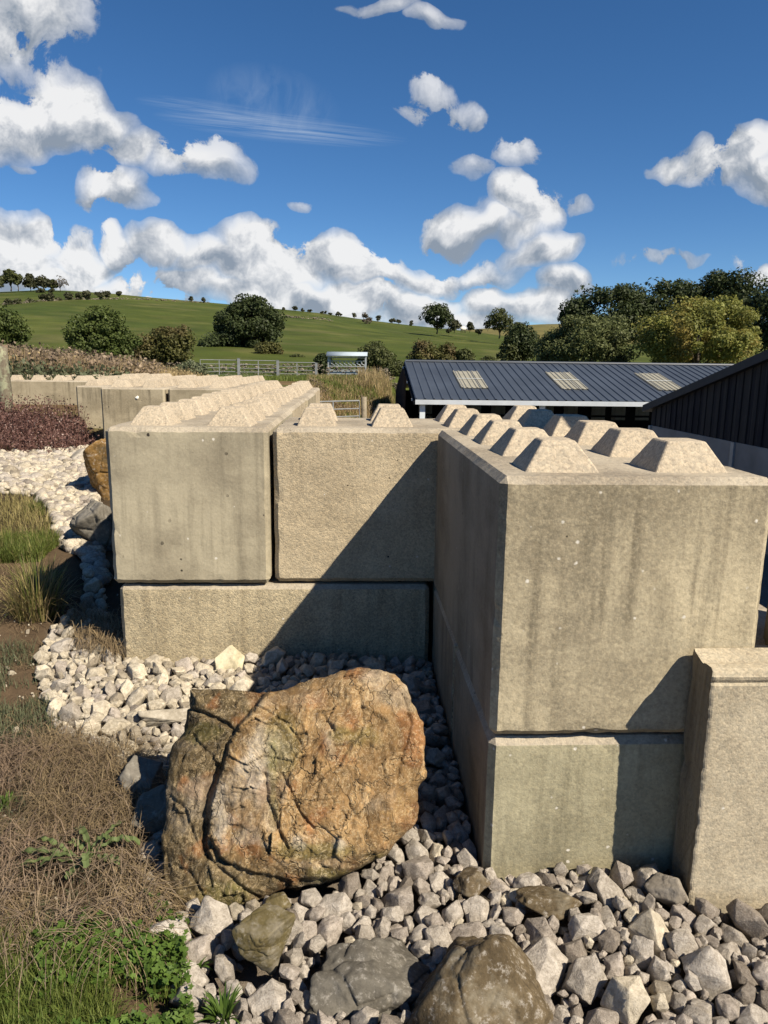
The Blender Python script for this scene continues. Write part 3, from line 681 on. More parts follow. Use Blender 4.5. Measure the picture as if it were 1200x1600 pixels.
def named_rock(px, py, w, h, d, mat, seed, label, rot=(0, 0, 0), sub=6, sink=.25, dy=0., facet=.06, np_=10, nz=.05, taper=0.):
    g_ = px_ground(px, py); X, Y = g_[0], g_[1]+dy; z = gz(X, Y)
    pl = rock_planes(seed, np_, (1, 1, 1)); P_, Fc = rock_shape(pl, sub, 30, nz, 1.6, seed*.77, facet)
    ext = P_.max(0)-P_.min(0); P_ = (P_-(P_.max(0)+P_.min(0))/2)/ext*np.array([w, d, h])
    if taper: zz_ = np.clip(P_[:, 2]/h+.5, 0, 1); P_[:, :2] *= (1.18-taper*zz_**1.3)[:, None]; P_[:, 0] += .03*zz_
    Rm = np.array(Matrix.Rotation(rot[2], 3, 'Z') @ Matrix.Rotation(rot[1], 3, 'Y') @ Matrix.Rotation(rot[0], 3, 'X'))
    P_ = P_@Rm.T; zc = z - P_[:, 2].min()*(1) - h*sink
    o = mesh('rock', P_, Fc, RM[mat], None, True, (X, Y, zc)); tag(o, label, 'rock')
    ROCKS.append((X, Y, P_[:, :2]))
    return o
named_rock(572, 1585, .37, .20, .26, 'slate', 31, 'dark grey rock at the bottom edge, touching the peaked brown rock', (.1, .15, .3), dy=.12, sink=.66, facet=.13, nz=.09)
named_rock(752, 1660, .40, .36, .42, 'brown', 37, 'brown and grey peaked rock cut by the bottom edge of the picture', (.0, .0, .2), dy=.12, sink=.36, facet=.10, np_=11, nz=.08, taper=.72)
named_rock(405, 1522, .165, .17, .13, 'moss', 44, 'olive mossy rock under the lower left of the huge boulder', (.3, .25, .4), sink=.1, dy=.03)
named_rock(432, 1428, .075, .085, .06, 'moss', 42, 'small brown rock directly under the foot of the huge boulder', (.3, .5, .4), sub=5, sink=.1, dy=.0)
named_rock(735, 1405, .10, .085, .10, 'brown', 47, 'small dark brown knobbly rock by the foot of the right block corner', (0, .2, .5), sub=5, sink=.15, dy=.03)
named_rock(860, 1432, .20, .09, .11, 'brown', 51, 'flat brown rock among white stones before the algae stained block', (0, .1, .1), sub=5, sink=.2, dy=.02)
named_rock(1045, 1412, .14, .10, .10, 'lgrey', 53, 'grey angular rock at the foot of the cream panel', (0, .3, .1), sub=5, sink=.2, dy=.01)
named_rock(212, 1262, .17, .22, .18, 'grey', 59, 'rounded grey rock left of the huge boulder, next to dry straw', (.1, .1, .3), sink=.3, dy=.06)
named_rock(238, 1310, .18, .22, .17, 'grey', 61, 'dark rock in the shadow just left of the huge boulder', (.1, .4, .3), sink=.3, dy=.06)
named_rock(252, 1135, .24, .11, .15, 'lgrey', 67, 'flat grey slab with a brown edge, upper left of the huge boulder', (0, -.05, .15), sink=.25, dy=.05, np_=7)
named_rock(360, 1042, .15, .16, .06, 'pale', 71, 'pale yellow flat stone propped against the streaked lower block', (-.45, .35, .1), sub=5, sink=.12, dy=-.02)
named_rock(140, 868, .40, .48, .38, 'grey', 73, 'dark grey layered boulder left of the smooth front block', (.2, -.2, .4), sink=.2, dy=.25, facet=.09)
named_rock(162, 785, .50, .72, .5, 'orange', 79, 'rust and black boulder farther back, left of the smooth front block', (.1, .3, .2), sink=.15, dy=.25, facet=.09)
named_rock(80, 742, .2, .1, .2, 'pale', 81, 'low cream rock in the far gravel below the purple weeds', (0, 0, .2), sub=4, sink=.3)
named_rock(128, 722, .25, .2, .25, 'lgrey', 83, 'pale brown rock at the right end of the purple weeds', (0, 0, .2), sub=4, sink=.2)
# ---------------------------------------------------------------- white stones: dropped one by one onto a height map
CS = .0125; X0, Y0, X1, Y1 = -3.4, -1.35, 1.75, 2.9
nx, ny = int((X1-X0)/CS), int((Y1-Y0)/CS)
gx = X0+(np.arange(nx)+.5)*CS; gy = Y0+(np.arange(ny)+.5)*CS; GX, GY = np.meshgrid(gx, gy, indexing='ij')
HM = ground(GX, GY) - .055; G0 = HM.copy(); OWN = -np.ones((nx, ny), int)
blk = (GX > -.005) & (GX < 1.62) & (GY > 0) & (GY < 1.7) | (GX > -1.615) & (GX < .1) & (GY > 1.59) | (GX > .59) & (GY > -.155) & (GY < .0) | (GX > .02) & (GY > 1.2) | (GY > 2.8)
blk |= (GX > .60) & (GY > -.02)
# boulder foot: low points of its mesh
lowv = BV[(BV[:, 2] < -1.27)]
ii = ((lowv[:, 0]-X0)/CS).astype(int); jj = ((lowv[:, 1]-Y0)/CS).astype(int); ok = (ii >= 0) & (ii < nx) & (jj >= 0) & (jj < ny)
bmask = np.zeros((nx, ny), bool); bmask[ii[ok], jj[ok]] = True
for a in range(nx):
    js = np.nonzero(bmask[a])[0]
    if len(js): bmask[a, js.min():js.max()+1] = True
blk |= bmask
for (rx, ry, fp) in ROCKS:
    hw = np.abs(fp).max(0)*.74
    blk |= (((GX-rx)/hw[0])**2 + ((GY-ry)/hw[1])**2) < 1
HM[blk] = 5.0
SOLID = in_poly(GX, GY, GRAVEL)
NEAR = [(X0+.1, Y0+.1), (X1-.1, Y0+.1), (X1-.1, Y1-.1), (X0+.1, Y1-.1)]
stones = []
rg = np.random.default_rng(5)
cand = np.argwhere(SOLID & ~blk)
def env(N, d, cx, cy_):
    """top and bottom height of a convex stone over its footprint"""
    R0 = 1.25*np.abs(d).max()
    i0, i1 = int((cx-R0-X0)/CS), int((cx+R0-X0)/CS)+1; j0, j1 = int((cy_-R0-Y0)/CS), int((cy_+R0-Y0)/CS)+1
    if i0 < 0 or j0 < 0 or i1 >= nx or j1 >= ny: return None
    xs = GX[i0:i1, j0:j1]-cx; ys = GY[i0:i1, j0:j1]-cy_
    top = np.full(xs.shape, 1e3); bot = np.full(xs.shape, -1e3)
    for (a, b, c_), dd_ in zip(N, d):
        if abs(c_) < .03:
            bad = a*xs+b*ys > dd_; top[bad] = -1e3
        elif c_ > 0: top = np.minimum(top, (dd_-a*xs-b*ys)/c_)
        else: bot = np.maximum(bot, (dd_-a*xs-b*ys)/c_)
    return i0, i1, j0, j1, top, bot, top > bot
fails = 0
for it in range(9500):
    ci_ = cand[rg.integers(len(cand))]; bxp, byp = GX[tuple(ci_)], GY[tuple(ci_)]
    sz = float(np.clip(rg.lognormal(math.log(.047), .36), .024, .086)) if it < 4300 else float(rg.uniform(.016, .045))
    if byp > .6: sz *= .92
    k = int(rg.integers(NV)); Rm = rnd_rot(rg); N = VAR[k][0]@Rm.T; d = VAR[k][1]*sz
    best = None
    for tr in range(7):
        cx = bxp+rg.normal()*.06*(tr > 0); cy_ = byp+rg.normal()*.06*(tr > 0)
        e_ = env(N, d, cx, cy_)
        if e_ is None: continue
        i0, i1, j0, j1, top, bot, ms = e_
        if not ms.any(): continue
        sub_ = HM[i0:i1, j0:j1]
        if (sub_[ms] > 4).any() or not SOLID[i0:i1, j0:j1][ms].mean() > .6: continue
        z = np.percentile((sub_-bot)[ms], 93)
        over = z - G0[i0:i1, j0:j1][ms].mean()
        if best is None or over < best[0]: best = (over, z, cx, cy_, e_)
    if best is None or best[0] > .065+.3*sz: fails += 1; continue
    over, z, cx, cy_, (i0, i1, j0, j1, top, bot, ms) = best
    sub_ = HM[i0:i1, j0:j1]; up_ = ms & (top+z > sub_)
    sub_[up_] = (top+z)[up_]; OWN[i0:i1, j0:j1][up_] = len(stones)
    stones.append((cx, cy_, z, k, sz, Rm))
cnt = np.bincount(OWN[OWN >= 0], minlength=len(stones))
print('stones', len(stones), 'fails', fails)
Pp = np.array([s[:3] for s in stones]); dv = Pp-EYE; dep = dv@FW
PXs = 600+F_PX*(dv@RI)/dep; PYs = 800-F_PX*(dv@UP)/dep
inview = (PXs > 4) & (PXs < 1196) & (PYs < 1595) & (PYs > 0)
hidden = np.array([False]*len(stones))
score = np.where(inview, cnt/dep**2, 0)
order = np.argsort(-score); big = set(order[:300].tolist())
SM = {}
LMK = {'the olive mossy rock': (407, 1485), 'the foot of the huge boulder': (440, 1395), 'the dark grey bottom rock': (572, 1550), 'the peaked brown rock': (745, 1540), 'the dark knobbly rock': (735, 1378), 'the flat brown rock': (860, 1412), 'the corner of the cream wall': (1095, 1442),
       'the algae stained block corner': (765, 1366), 'the right side of the huge boulder': (658, 1240), 'the streaked block corner': (190, 1032), 'the propped yellow stone': (358, 1024), 'the flat grey slab': (252, 1115), 'the rounded grey rock': (205, 1225), 'the top of the huge boulder': (560, 1052), 'the shaded block corner': (672, 1030), 'the lower right picture corner': (1195, 1595), 'the leafy green weeds': (345, 1580)}
DIRN = ['right of', 'upper right of', 'above', 'upper left of', 'left of', 'lower left of', 'below', 'lower right of']
ORD = ['nearest', 'second', 'third', 'fourth', 'fifth', 'sixth', 'seventh', 'eighth', 'ninth', 'tenth', 'eleventh', 'twelfth', 'thirteenth', 'fourteenth', 'fifteenth', 'sixteenth', 'seventeenth', 'eighteenth']
grp = {}
for idx in order[:300]:
    x_, y_ = PXs[idx], PYs[idx]; nm = min(LMK, key=lambda k: math.hypot(x_-LMK[k][0], y_-LMK[k][1])); lx, ly = LMK[nm]
    s8 = int(round(math.atan2(ly-y_, x_-lx)/(math.pi/4))) % 8; grp.setdefault((nm, s8), []).append((math.hypot(x_-lx, y_-ly), idx))
LBL = {}
for (nm, s8), lst in grp.items():
    for k, (_, idx) in enumerate(sorted(lst)): LBL[idx] = '%s %s %s' % (ORD[min(k, 17)], DIRN[s8], nm)
for idx in order[:300]:
    cx, cy_, z, k, sz, Rm = stones[idx]
    mt = 1 if (cy_ > .55 and cx < -.3 and rg.random() < .72) or rg.random() < .06 else (0 if rg.random() < .72 else 2)
    if (k, mt) not in SM:
        P_, Fc = VM_hi[k]; o = mesh('limestone_chunk', P_, Fc, ST[mt], None, False); SM[(k, mt)] = o.data
    else: o = bpy.data.objects.new('limestone_chunk', SM[(k, mt)]); C.objects.link(o)
    mm_ = Matrix(Rm.tolist()).to_4x4() @ Matrix.Scale(sz, 4); mm_.translation = (cx, cy_, z); o.matrix_world = mm_
    cn = ('grey', 'cream', 'pinkish grey')[mt]; s_ = 'large' if sz > .068 else ('middling' if sz > .05 else 'small')
    tag(o, '%s %s limestone chunk, %s' % (s_, cn, LBL[idx]), 'stone', 'broken limestone chunks in the gravel bed')
Vl = [[], [], []]; Fl = [[], [], []]; off = [0, 0, 0]
for idx, (cx, cy_, z, k, sz, Rm) in enumerate(stones):
    if idx in big or (cnt[idx] == 0): continue
    mt = 1 if (cy_ > .55 and cx < -.3 and rg.random() < .72) or rg.random() < .06 else (0 if rg.random() < .6 else 2)
    P_, Fc = VM_lo[k] if cy_ < 2.0 else VM_far[k]
    Vl[mt].append(P_@Rm.T*sz + np.array([cx, cy_, z])); Fl[mt].append(Fc+off[mt]); off[mt] += len(P_)
# far gravel lane, no individual stones can be counted there
tot = 0
xs_, ys_ = np.array(GRAVEL).T
while tot < 5200:
    x = rg.uniform(-7.5, -1.5); y = 1.7+10*rg.random()**1.2
    if not in_poly(np.array([x]), np.array([y]), GRAVEL)[0] or (x > -1.66) or y < 2.75 and x > X0: continue
    k = int(rg.integers(NV)); sz = float(np.clip(rg.lognormal(math.log(.044), .4), .016, .1)); P_, Fc = VM_far[k]; mq = 1 if rg.random() < .62 else (0 if rg.random() < .6 else 2)
    Vl[mq].append(P_@rnd_rot(rg).T*sz*np.array([1, 1, .8]) + np.array([x, y, gz(x, y)+rg.uniform(-.01, .05)])); Fl[mq].append(Fc+off[mq]); off[mq] += len(P_); tot += 1
for cnt_ in range(260):   # scattered pebbles in the soil
    a = rg.uniform(0, 230); b = rg.uniform(900, 1500); g_ = px_ground(a, b)
    k = int(rg.integers(NV)); sz = rg.uniform(.003, .009)*(1+1.5*(rg.random() < .08)); P_, Fc = VM_lo[k]
    Vl[1].append(P_@rnd_rot(rg).T*sz + g_ + np.array([0, 0, sz*.4])); Fl[1].append(Fc+off[1]); off[1] += len(P_)
V_all = np.concatenate([np.concatenate(v) for v in Vl]); o_ = 0; Fa = []; mi = []
for m_ in range(3):
    f_ = np.concatenate(Fl[m_])+o_; Fa.append(f_); mi.append(np.full(len(f_), m_)); o_ += off[m_]
gs = mesh('gravel', V_all, np.concatenate(Fa), None, None, False, None, ST2, np.concatenate(mi)); tag(gs, 'small white and grey broken limestone filling between the larger chunks', 'gravel', kind='stuff')
px_st = [(42, 1183, .028)]
for a, b, s_ in px_st:
    g_ = px_ground(a, b); P_, Fc = VM_hi[3]; o = mesh('limestone_chunk', P_*s_, Fc, ST[1], None, True, (g_[0], g_[1], g_[2]+s_*.5)); tag(o, 'single cream stone lying alone on the brown soil above the straw', 'stone')
# ---------------------------------------------------------------- livestock barn with ribbed roof
def mat_steel(name, col, rough=.45, metal=.6):
    M, t = new_mat(name); c, p, r = objco(t); n = t.noise(p, 3, 5, .6)
    cc = t.mix(t.rng(n, .35, .65), col, tuple(q*.72 for q in col)); fin(t, cc, rough, t.noise(p, 40, 3), .1, .005, .4, metal); return M
M_roof = simple('blue grey coated steel', (.046, .056, .073), .5, .16, .7, .05, 0, .4)
M_galv = mat_steel('galvanised steel', (.42, .45, .47), .5, .35)
M_gutter = simple('pale grey gutter', (.46, .49, .52), .5, .08, 3)
M_void = simple('dark timber boards', (.016, .014, .012), .95, .4, 3)
M_glaze = None
def glaze_mat():
    M, t = new_mat('cream translucent roof sheet'); c, p, r = objco(t); n = t.noise(p, 2.5, 5, .65)
    fin(t, t.mix(t.rng(n, .3, .7), (.40, .38, .31), (.31, .295, .235)), .6, None, trans=.25); return M
M_glaze = glaze_mat()
M_wsheet, t = new_mat('pale wall sheet'); fin(t, (.62, .60, .50), .6, trans=.55)
M_brown = simple('brown cladding', (.085, .062, .048), .9, .25, 2)
M_white = simple('white painted steel', (.58, .63, .66), .5, .06, 3)
M_yard = simple('yard concrete', (.2, .19, .17), .9, .2, 1)
BX0, BX1, BY0, BY1 = 2.02, 24.0, 26.0, 37.8
D0 = BY0-EYE[1]
ZE = height_for(624, 820, D0) ; BYR = 31.9; ZR = height_for(567.5, 820, BYR-EYE[1])
YB = -3.32
barn = empty('cattle_barn', (BX0, BY0, YB), label='long low cattle barn with a blue grey ribbed roof and cream rooflights', cat='barn')
def rel(mb): mb.V = [(x-BX0, y-BY0, z-YB) for x, y, z in mb.V]; return mb
tt = (BYR-BY0); slope = (ZR-ZE)/tt
def roof_sheet(x0, x1, y0, z0, y1, z1, mat, name, parent, lift=0., pitch=.333, rib=.035, w_=.03, holes=()):
    xs = []; hs = []
    n = int(round((x1-x0)/pitch))
    for i in range(n+1):
        c_ = x0+i*pitch
        xs += [c_-w_*1.5, c_-w_*.6, c_+w_*.6, c_+w_*1.5]; hs += [0, rib, rib, 0]
    V = []; F = []; ys = np.linspace(0, 1, 3)
    for y in ys:
        V += [(x, y0+(y1-y0)*y, z0+(z1-z0)*y+h+lift) for x, h in zip(xs, hs)]
    k = len(xs)
    for a in range(2):
        for b in range(k-1): F.append((a*k+b, a*k+b+1, (a+1)*k+b+1, (a+1)*k+b))
    mb = MB(); mb.add(V, F); return rel(mb).build(name, mat, parent)
rf = roof_sheet(BX0, BX1, BY0-.25, ZE-.25*slope, BYR, ZR, M_roof, 'roof', barn)
roof_sheet(BX0, BX1, BY1+.25, ZE, BYR, ZR, M_roof, 'back_roof', barn)
mb = MB(); mb.tube([(BX0, BYR, ZR+.03), (BX1, BYR, ZR+.03)], .07, 8); rel(mb).build('ridge_cap', M_roof, rf)
mb = MB(); mb.box((BX0-.05, BY0-.25, ZE-.16), (BX0+.02, BYR, ZE-.13))
for px in (716, 866, 1012, 1160):     # rooflights
    d = ray(px, 583); s = (height_for(583, px, 1)-EYE[2]); u0, u1 = .27, .74
    X = EYE[0]+(px-22-530)/F_PX*(BY0-EYE[1]+3)*.997
    y0_, y1_ = BY0-.25+tt*u0, BY0-.25+tt*u1
    roof_sheet(X+.0, X+1.0, y0_, ZE+slope*(y0_-BY0)+.030, y1_, ZE+slope*(y1_-BY0)+.030, M_glaze, 'rooflight', barn, pitch=.2, rib=.028, w_=.03)
    mb = MB(); ym = (y0_+y1_)/2; zz = ZE+slope*(ym-BY0); mb.box((X-.04, ym-.02, zz+.060), (X+1.04, ym+.03, zz+.072)); rel(mb).build('rooflight_strap', M_white, barn)
mb = MB(); mb.box((BX0-.05, BY0-.40, ZE-.24), (BX1, BY0-.28, ZE-.07)); mb.box((BX0-.05, BY0-.30, ZE-.15), (BX1, BY0-.26, ZE-.08)); rel(mb).build('gutter', M_gutter, barn)
for k in range(5):
    X = BX0+.14 + k*4.55
    mb = MB(); mb.box((X, BY0-.2, YB), (X+.20, BY0-.04, ZE-.16)); mb.box((X+.03, BY0-.17, ZE-.16), (X+.17, BY0-.07, ZE-.12)); rel(mb).build('post', M_white, barn)
mb = MB(); mb.box((BX0+.1, BY1-.12, YB), (BX1, BY1, ZE-.1)); rel(mb).build('back_wall', M_void, barn)
for k in range(17):      # pale sheets between the boards of the back wall
    X = BX0+1.15+k*1.31+(.2 if k % 3 == 1 else 0)
    for z0_, z1_ in ((-2.17, -1.62), (-2.42, -2.28)):
        mb = MB()
        for q_ in range(4): mb.box((X+q_*.19, BY1-.19-.02*(q_ % 2), z0_), (X+q_*.19+.185, BY1-.17-.02*(q_ % 2), z1_))
        rel(mb).build('wall_sheet', M_wsheet, barn)
mb = MB()
prof = [(BYR, ZR-.10), (BY1, ZE-.1), (BY1, YB), (BYR-.1, YB), (BYR-.1, ZR-.12)]
V = [(BX0-.06, a, b) for a, b in prof]+[(BX0+.04, a, b) for a, b in prof]; n = 5
mb.add(V, [(0, 1, 2, 3, 4), (9, 8, 7, 6, 5)]+[(i, i+5, (i+1) % 5+5, (i+1) % 5) for i in range(5)])
for k in range(24):
    y = BYR+k*.25; mb.box((BX0-.075, y, YB), (BX0-.06, y+.03, ZR-.15-slope*(y-BYR)))
rel(mb).build('gable_cladding', M_brown, barn)
mb = MB()     # bargeboard and purlin ends on the open half
mb.add([(BX0-.1, BY0-.25, ZE-.16), (BX0+.0, BY0-.25, ZE-.16), (BX0+.0, BYR, ZR-.14), (BX0-.1, BYR, ZR-.14), (BX0-.1, BY0-.25, ZE-.28), (BX0, BY0-.25, ZE-.28), (BX0, BYR, ZR-.26), (BX0-.1, BYR, ZR-.26)], [(0, 1, 2, 3), (7, 6, 5, 4), (0, 4, 5, 1), (1, 5, 6, 2), (2, 6, 7, 3), (3, 7, 4, 0)])
rel(mb).build('bargeboard', M_void, barn)
for k in range(5):
    y = BY0+.3+k*1.3; z = ZE+slope*(y-BY0)-.12; mb = MB(); mb.box((BX0-.14, y, z-.09), (BX0+.3, y+.09, z)); rel(mb).build('purlin', M_void if k % 2 else M_white, barn)
mb = MB(); mb.box((BX0, BY0, YB-.03), (BX1, BY1, YB+.03)); rel(mb).build('barn_floor', M_yard, barn)
# ---------------------------------------------------------------- black timber barn on the right
def timber_mat():
    M, t = new_mat('black stained boards'); c, p, r = objco(t)
    isl = t.mk('ShaderNodeNewGeometry', out=8)
    n = t.noise(t.mapv(p, sc=(3, 30, .8)), 1, 5, .7)
    cc = t.mix(isl, (.012, .012, .018), (.040, .036, .034)); cc = t.mix(t.rng(n, .52, .75), cc, (.075, .068, .062))
    fin(t, cc, .85, n, .4, .01, .2); return M
M_tim = timber_mat()
TXW = 7.9; TY0, TY1 = -1.0, 18.2; ZEV = height_for(627, 1003, math.hypot(8.3, 20.4))-.05
tsl = math.tan(R_(13.0)); ZC = -1.22
tb = empty('timber_barn', (TXW, TY1, -3.3), label='black boarded barn side at the right edge, sloping roof verge over a grey concrete base', cat='barn')
def relt(mb): mb.V = [(x-TXW, y-TY1, z+3.3) for x, y, z in mb.V]; return mb
mb = MB(); y = TY1; k = 0
yr = 7.0
def ztop(y): return ZEV + tsl*((TY1-y) if y > yr else (TY1-yr)-(yr-y))
while y > TY0:
    wd_ = .145; dx_ = .022 if k % 2 else 0.
    x0_ = TXW-dx_; x1_ = TXW+.05-dx_
    za, zb = ztop(y)-.03, ztop(y-wd_)-.03
    V = [(x0_, y, ZC), (x0_, y-wd_, ZC), (x0_, y-wd_, zb), (x0_, y, za), (x1_, y, ZC), (x1_, y-wd_, ZC), (x1_, y-wd_, zb), (x1_, y, za)]
    mb.add(V, [(0, 3, 2, 1), (4, 5, 6, 7), (0, 4, 7, 3), (1, 2, 6, 5), (3, 7, 6, 2), (0, 1, 5, 4)]); y -= wd_+.012; k += 1
relt(mb).build('board_wall', M_tim, tb)
mb = MB(); mb.box((TXW+.06, TY0, -3.3), (TXW+.12, TY1-.02, ztop(TY1)-.2)); relt(mb).build('lining', M_void, tb)
M_base = simple('shaded concrete base', (.26, .25, .235), .9, .2, 1.2, .3)  # plain grey concrete of the barn base
y = TY1
while y > TY0:
    mb = MB(); mb.box((TXW-.03, y-4.5, -3.3), (TXW+.10, y-.02, ZC-.004)); relt(mb).build('base_slab', M_base, tb)
    mb = MB(); mb.box((TXW-.075, y-.13, -3.3), (TXW-.032, y+.0, ZC-.01)); relt(mb).build('stanchion', M_galv, tb); y -= 4.55
mb = MB()
xo, xi = TXW-.14, TXW+14
for (ya, yb) in ((TY1+.35, yr), (yr, TY0)):
    za, zb = ztop(min(ya, TY1))-(.35*tsl if ya > TY1 else 0), ztop(yb)
    V = [(xo, ya, za+.02), (xi, ya, za+.02), (xi, yb, zb+.02), (xo, yb, zb+.02), (xo, ya, za-.17), (xi, ya, za-.02), (xi, yb, zb-.02), (xo, yb, zb-.17)]
    mb.add(V, [(0, 3, 2, 1), (4, 5, 6, 7), (0, 1, 5, 4), (1, 2, 6, 5), (2, 3, 7, 6), (3, 0, 4, 7)])
relt(mb).build('roof', simple('near black roof edge', (.020, .022, .028), .6, .2, 2), tb)
mb = MB(); mb.box((TXW+.1, TY1-.1, -3.3), (TXW+14, TY1, ZEV-.1)); relt(mb).build('end_wall', M_tim, tb)
# ---------------------------------------------------------------- metal gates in a line across the field edge
M_ggate = mat_steel('weathered gate steel', (.27, .28, .28), .55, .2)
def gate_tree(Wg, Hg, nr_, uprights):
    root = empty('field_gate', (0, 0, 0)); r = .022
    mb = MB()
    for x in (0, Wg): mb.tube([(x, 0, .08), (x, 0, Hg)], r, 6)
    mb.tube([(0, 0, Hg), (Wg, 0, Hg)], r, 6); mb.build('frame', M_ggate, root)
    for k in range(nr_):
        mb = MB(); z = .12+(Hg-.12)*(k/nr_)**1.15; mb.tube([(0, 0, z), (Wg, 0, z)], r*.8, 6); mb.build('rail', M_ggate, root)
    for x in uprights: mb = MB(); mb.box((x-.025, -.01, .1), (x+.025, .01, Hg)); mb.build('upright', M_ggate, root)
    return root
def copy_tree(o, parent=None):
    c = o.copy(); C.objects.link(c); c.parent = parent
    for ch in list(o.children): copy_tree(ch, c)
    return c
DG = 44.
gp = [(312, 562), (373, 563), (434, 566), (494, 570)]
gl = ['leftmost bay of the galvanised gate run, dark stone wall behind', 'middle gate of the galvanised run before the big dark tree', 'right gate of the galvanised run, nearest the roofed feeder']
g0 = gate_tree(2.32, 1.12, 5, (1.16,))
for k in range(3):
    (xa, ya), (xb, yb) = gp[k], gp[k+1]; D = DG-1.6*k*0
    a = at_dist(xa+1, D); b = at_dist(xb-1, D); z = height_for(ya, xa, D)-1.12
    o = g0 if k == 0 else copy_tree(g0); o.location = (a[0], a[1], z); o.rotation_euler = (0, math.atan2(height_for(yb, xb, D)-height_for(ya, xa, D), -2.32)*0, math.atan2(b[1]-a[1], b[0]-a[0]))
    o.scale = (math.hypot(b[0]-a[0], b[1]-a[1])/2.32, 1, 1)
    tag(o, gl[k], 'gate', 'galvanised gates along the field edge')
for k, (xa, ya) in enumerate(gp[1:]):
    a = at_dist(xa, DG-.1); z = height_for(ya, xa, DG)-1.45; mb = MB(); mb.box((-.07, -.07, 0), (.07, .07, 1.55)); mb.box((-.08, -.08, 1.55), (.08, .08, 1.57))
    o = mb.build('gate_post', M_ggate, None, False, None, (a[0], a[1], z)); tag(o, ['thick grey post between the left and middle gates', 'thick grey post between the middle and right gates', 'grey post at the right end of the gate run'][k], 'post', 'posts of the gate run')
g1 = copy_tree(g0); a = at_dist(478, 21); g1.location = (a[0], a[1]+.3, height_for(631, 560, 21)-1.1); g1.scale = (1, 1, 1); b = at_dist(563, 21.5)
g1.rotation_euler = (0, -.02, math.atan2(b[1]-a[1], b[0]-a[0])); g1.scale = (math.hypot(b[0]-a[0], b[1]-a[1])/2.32, 1, 1)
tag(g1, 'pale five bar gate below the tan bank, seen just over the left upper blocks', 'gate')
a = at_dist(569, 22); M_wood = simple('weathered wood', (.22, .185, .13), .95, .3, 8, .6)
mb = MB(); mb.tube([(0, 0, 0), (.01, 0, 1.0), (0, .01, 1.9)], [.09, .085, .08], 9); zt = height_for(620, 569, 22); o = mb.build('fence_post', M_wood, None, True, None, (a[0], a[1], zt-1.9)); tag(o, 'short wooden post right of the pale gate below the bank', 'post')
# big wooden post on the left with lichen
M_post, t = new_mat('lichen covered post'); c, p, r = objco(t); n = t.noise(t.mapv(p, sc=(14, 14, 1.3)), 1, 5, .7)
cc = t.mix(t.rng(n, .35, .65), (.20, .17, .12), (.11, .09, .065)); cc = t.mix(t.m('MULTIPLY', t.rng(t.noise(p, 9, 5, .7), .48, .6), .8), cc, (.30, .31, .20)); fin(t, cc, .95, n, .8, .02, .1)
def pt(x, y, D): X, Y, z = at_dist(x, D); return X, Y, height_for(y, x, D)
a = pt(3, 541, 12.6); zb_ = gz(a[0], a[1])-.1; mb = MB(); hh = a[2]-zb_
mb.tube([(0, 0, 0), (.012, 0, hh*.4), (-.01, .01, hh*.8), (0, 0, hh-.02), (.01, 0, hh)], [.105, .10, .098, .095, .06], 14); o = mb.build('wooden_post', M_post, None, True, None, (a[0], a[1], zb_)); tag(o, 'lichen covered wooden post cut by the left edge', 'post')
# ---------------------------------------------------------------- roofed feeder
DF = 50.; a = at_dist(513, DF); b = at_dist(571, DF); ztf = height_for(549, 540, DF); zb_ = height_for(585, 540, DF)
Wf = math.hypot(b[0]-a[0], b[1]-a[1]); Hf = ztf-zb_
fd = empty('cattle_feeder', (a[0], a[1], zb_), math.atan2(b[1]-a[1], b[0]-a[0])-.05, label='galvanised cattle feeder with a curved roof and slanted feed bars', cat='feeder')
for x in (0, Wf):
    for y in (0, 1.5): mb = MB(); mb.box((x-.04, y-.04, -.2), (x+.04, y+.04, Hf-.32)); mb.build('leg', M_galv, fd)
V = []; F = []; k = 9
for i in range(k):
    u = i/(k-1); y = -.3+2.1*u; z = Hf-.36 + .34*math.sin(math.pi*(u*.86+.07))
    V += [(-.12, y, z), (Wf+.12, y, z), (-.12, y, z-.03), (Wf+.12, y, z-.03)]
for i in range(k-1):
    b_ = 4*i; F += [(b_, b_+1, b_+5, b_+4), (b_+2, b_+6, b_+7, b_+3), (b_, b_+4, b_+6, b_+2), (b_+1, b_+3, b_+7, b_+5)]
mesh('roof', V, F, simple('pale blue grey roof sheet', (.36, .42, .46), .55, .08, 2), fd, True)
for y in (0, 1.5):
    mb = MB()
    for z in (.28, .52, Hf-.62, Hf-.40): mb.tube([(0, y, z), (Wf, y, z)], .028, 6)
    mb.build('rail', M_galv, fd)
    for i in range(8):
        x = .15+i*(Wf-.3)/7.6; mb = MB(); mb.tube([(x, y, Hf-.62), (x+.05, y, Hf-.8), (x+.22, y, .62), (x+.24, y, .52)], .022, 6); mb.build('feed_bar', M_galv, fd)
mb = MB(); mb.box((.05, .1, .0), (Wf-.05, 1.4, .28)); mb.build('trough', M_galv, fd)
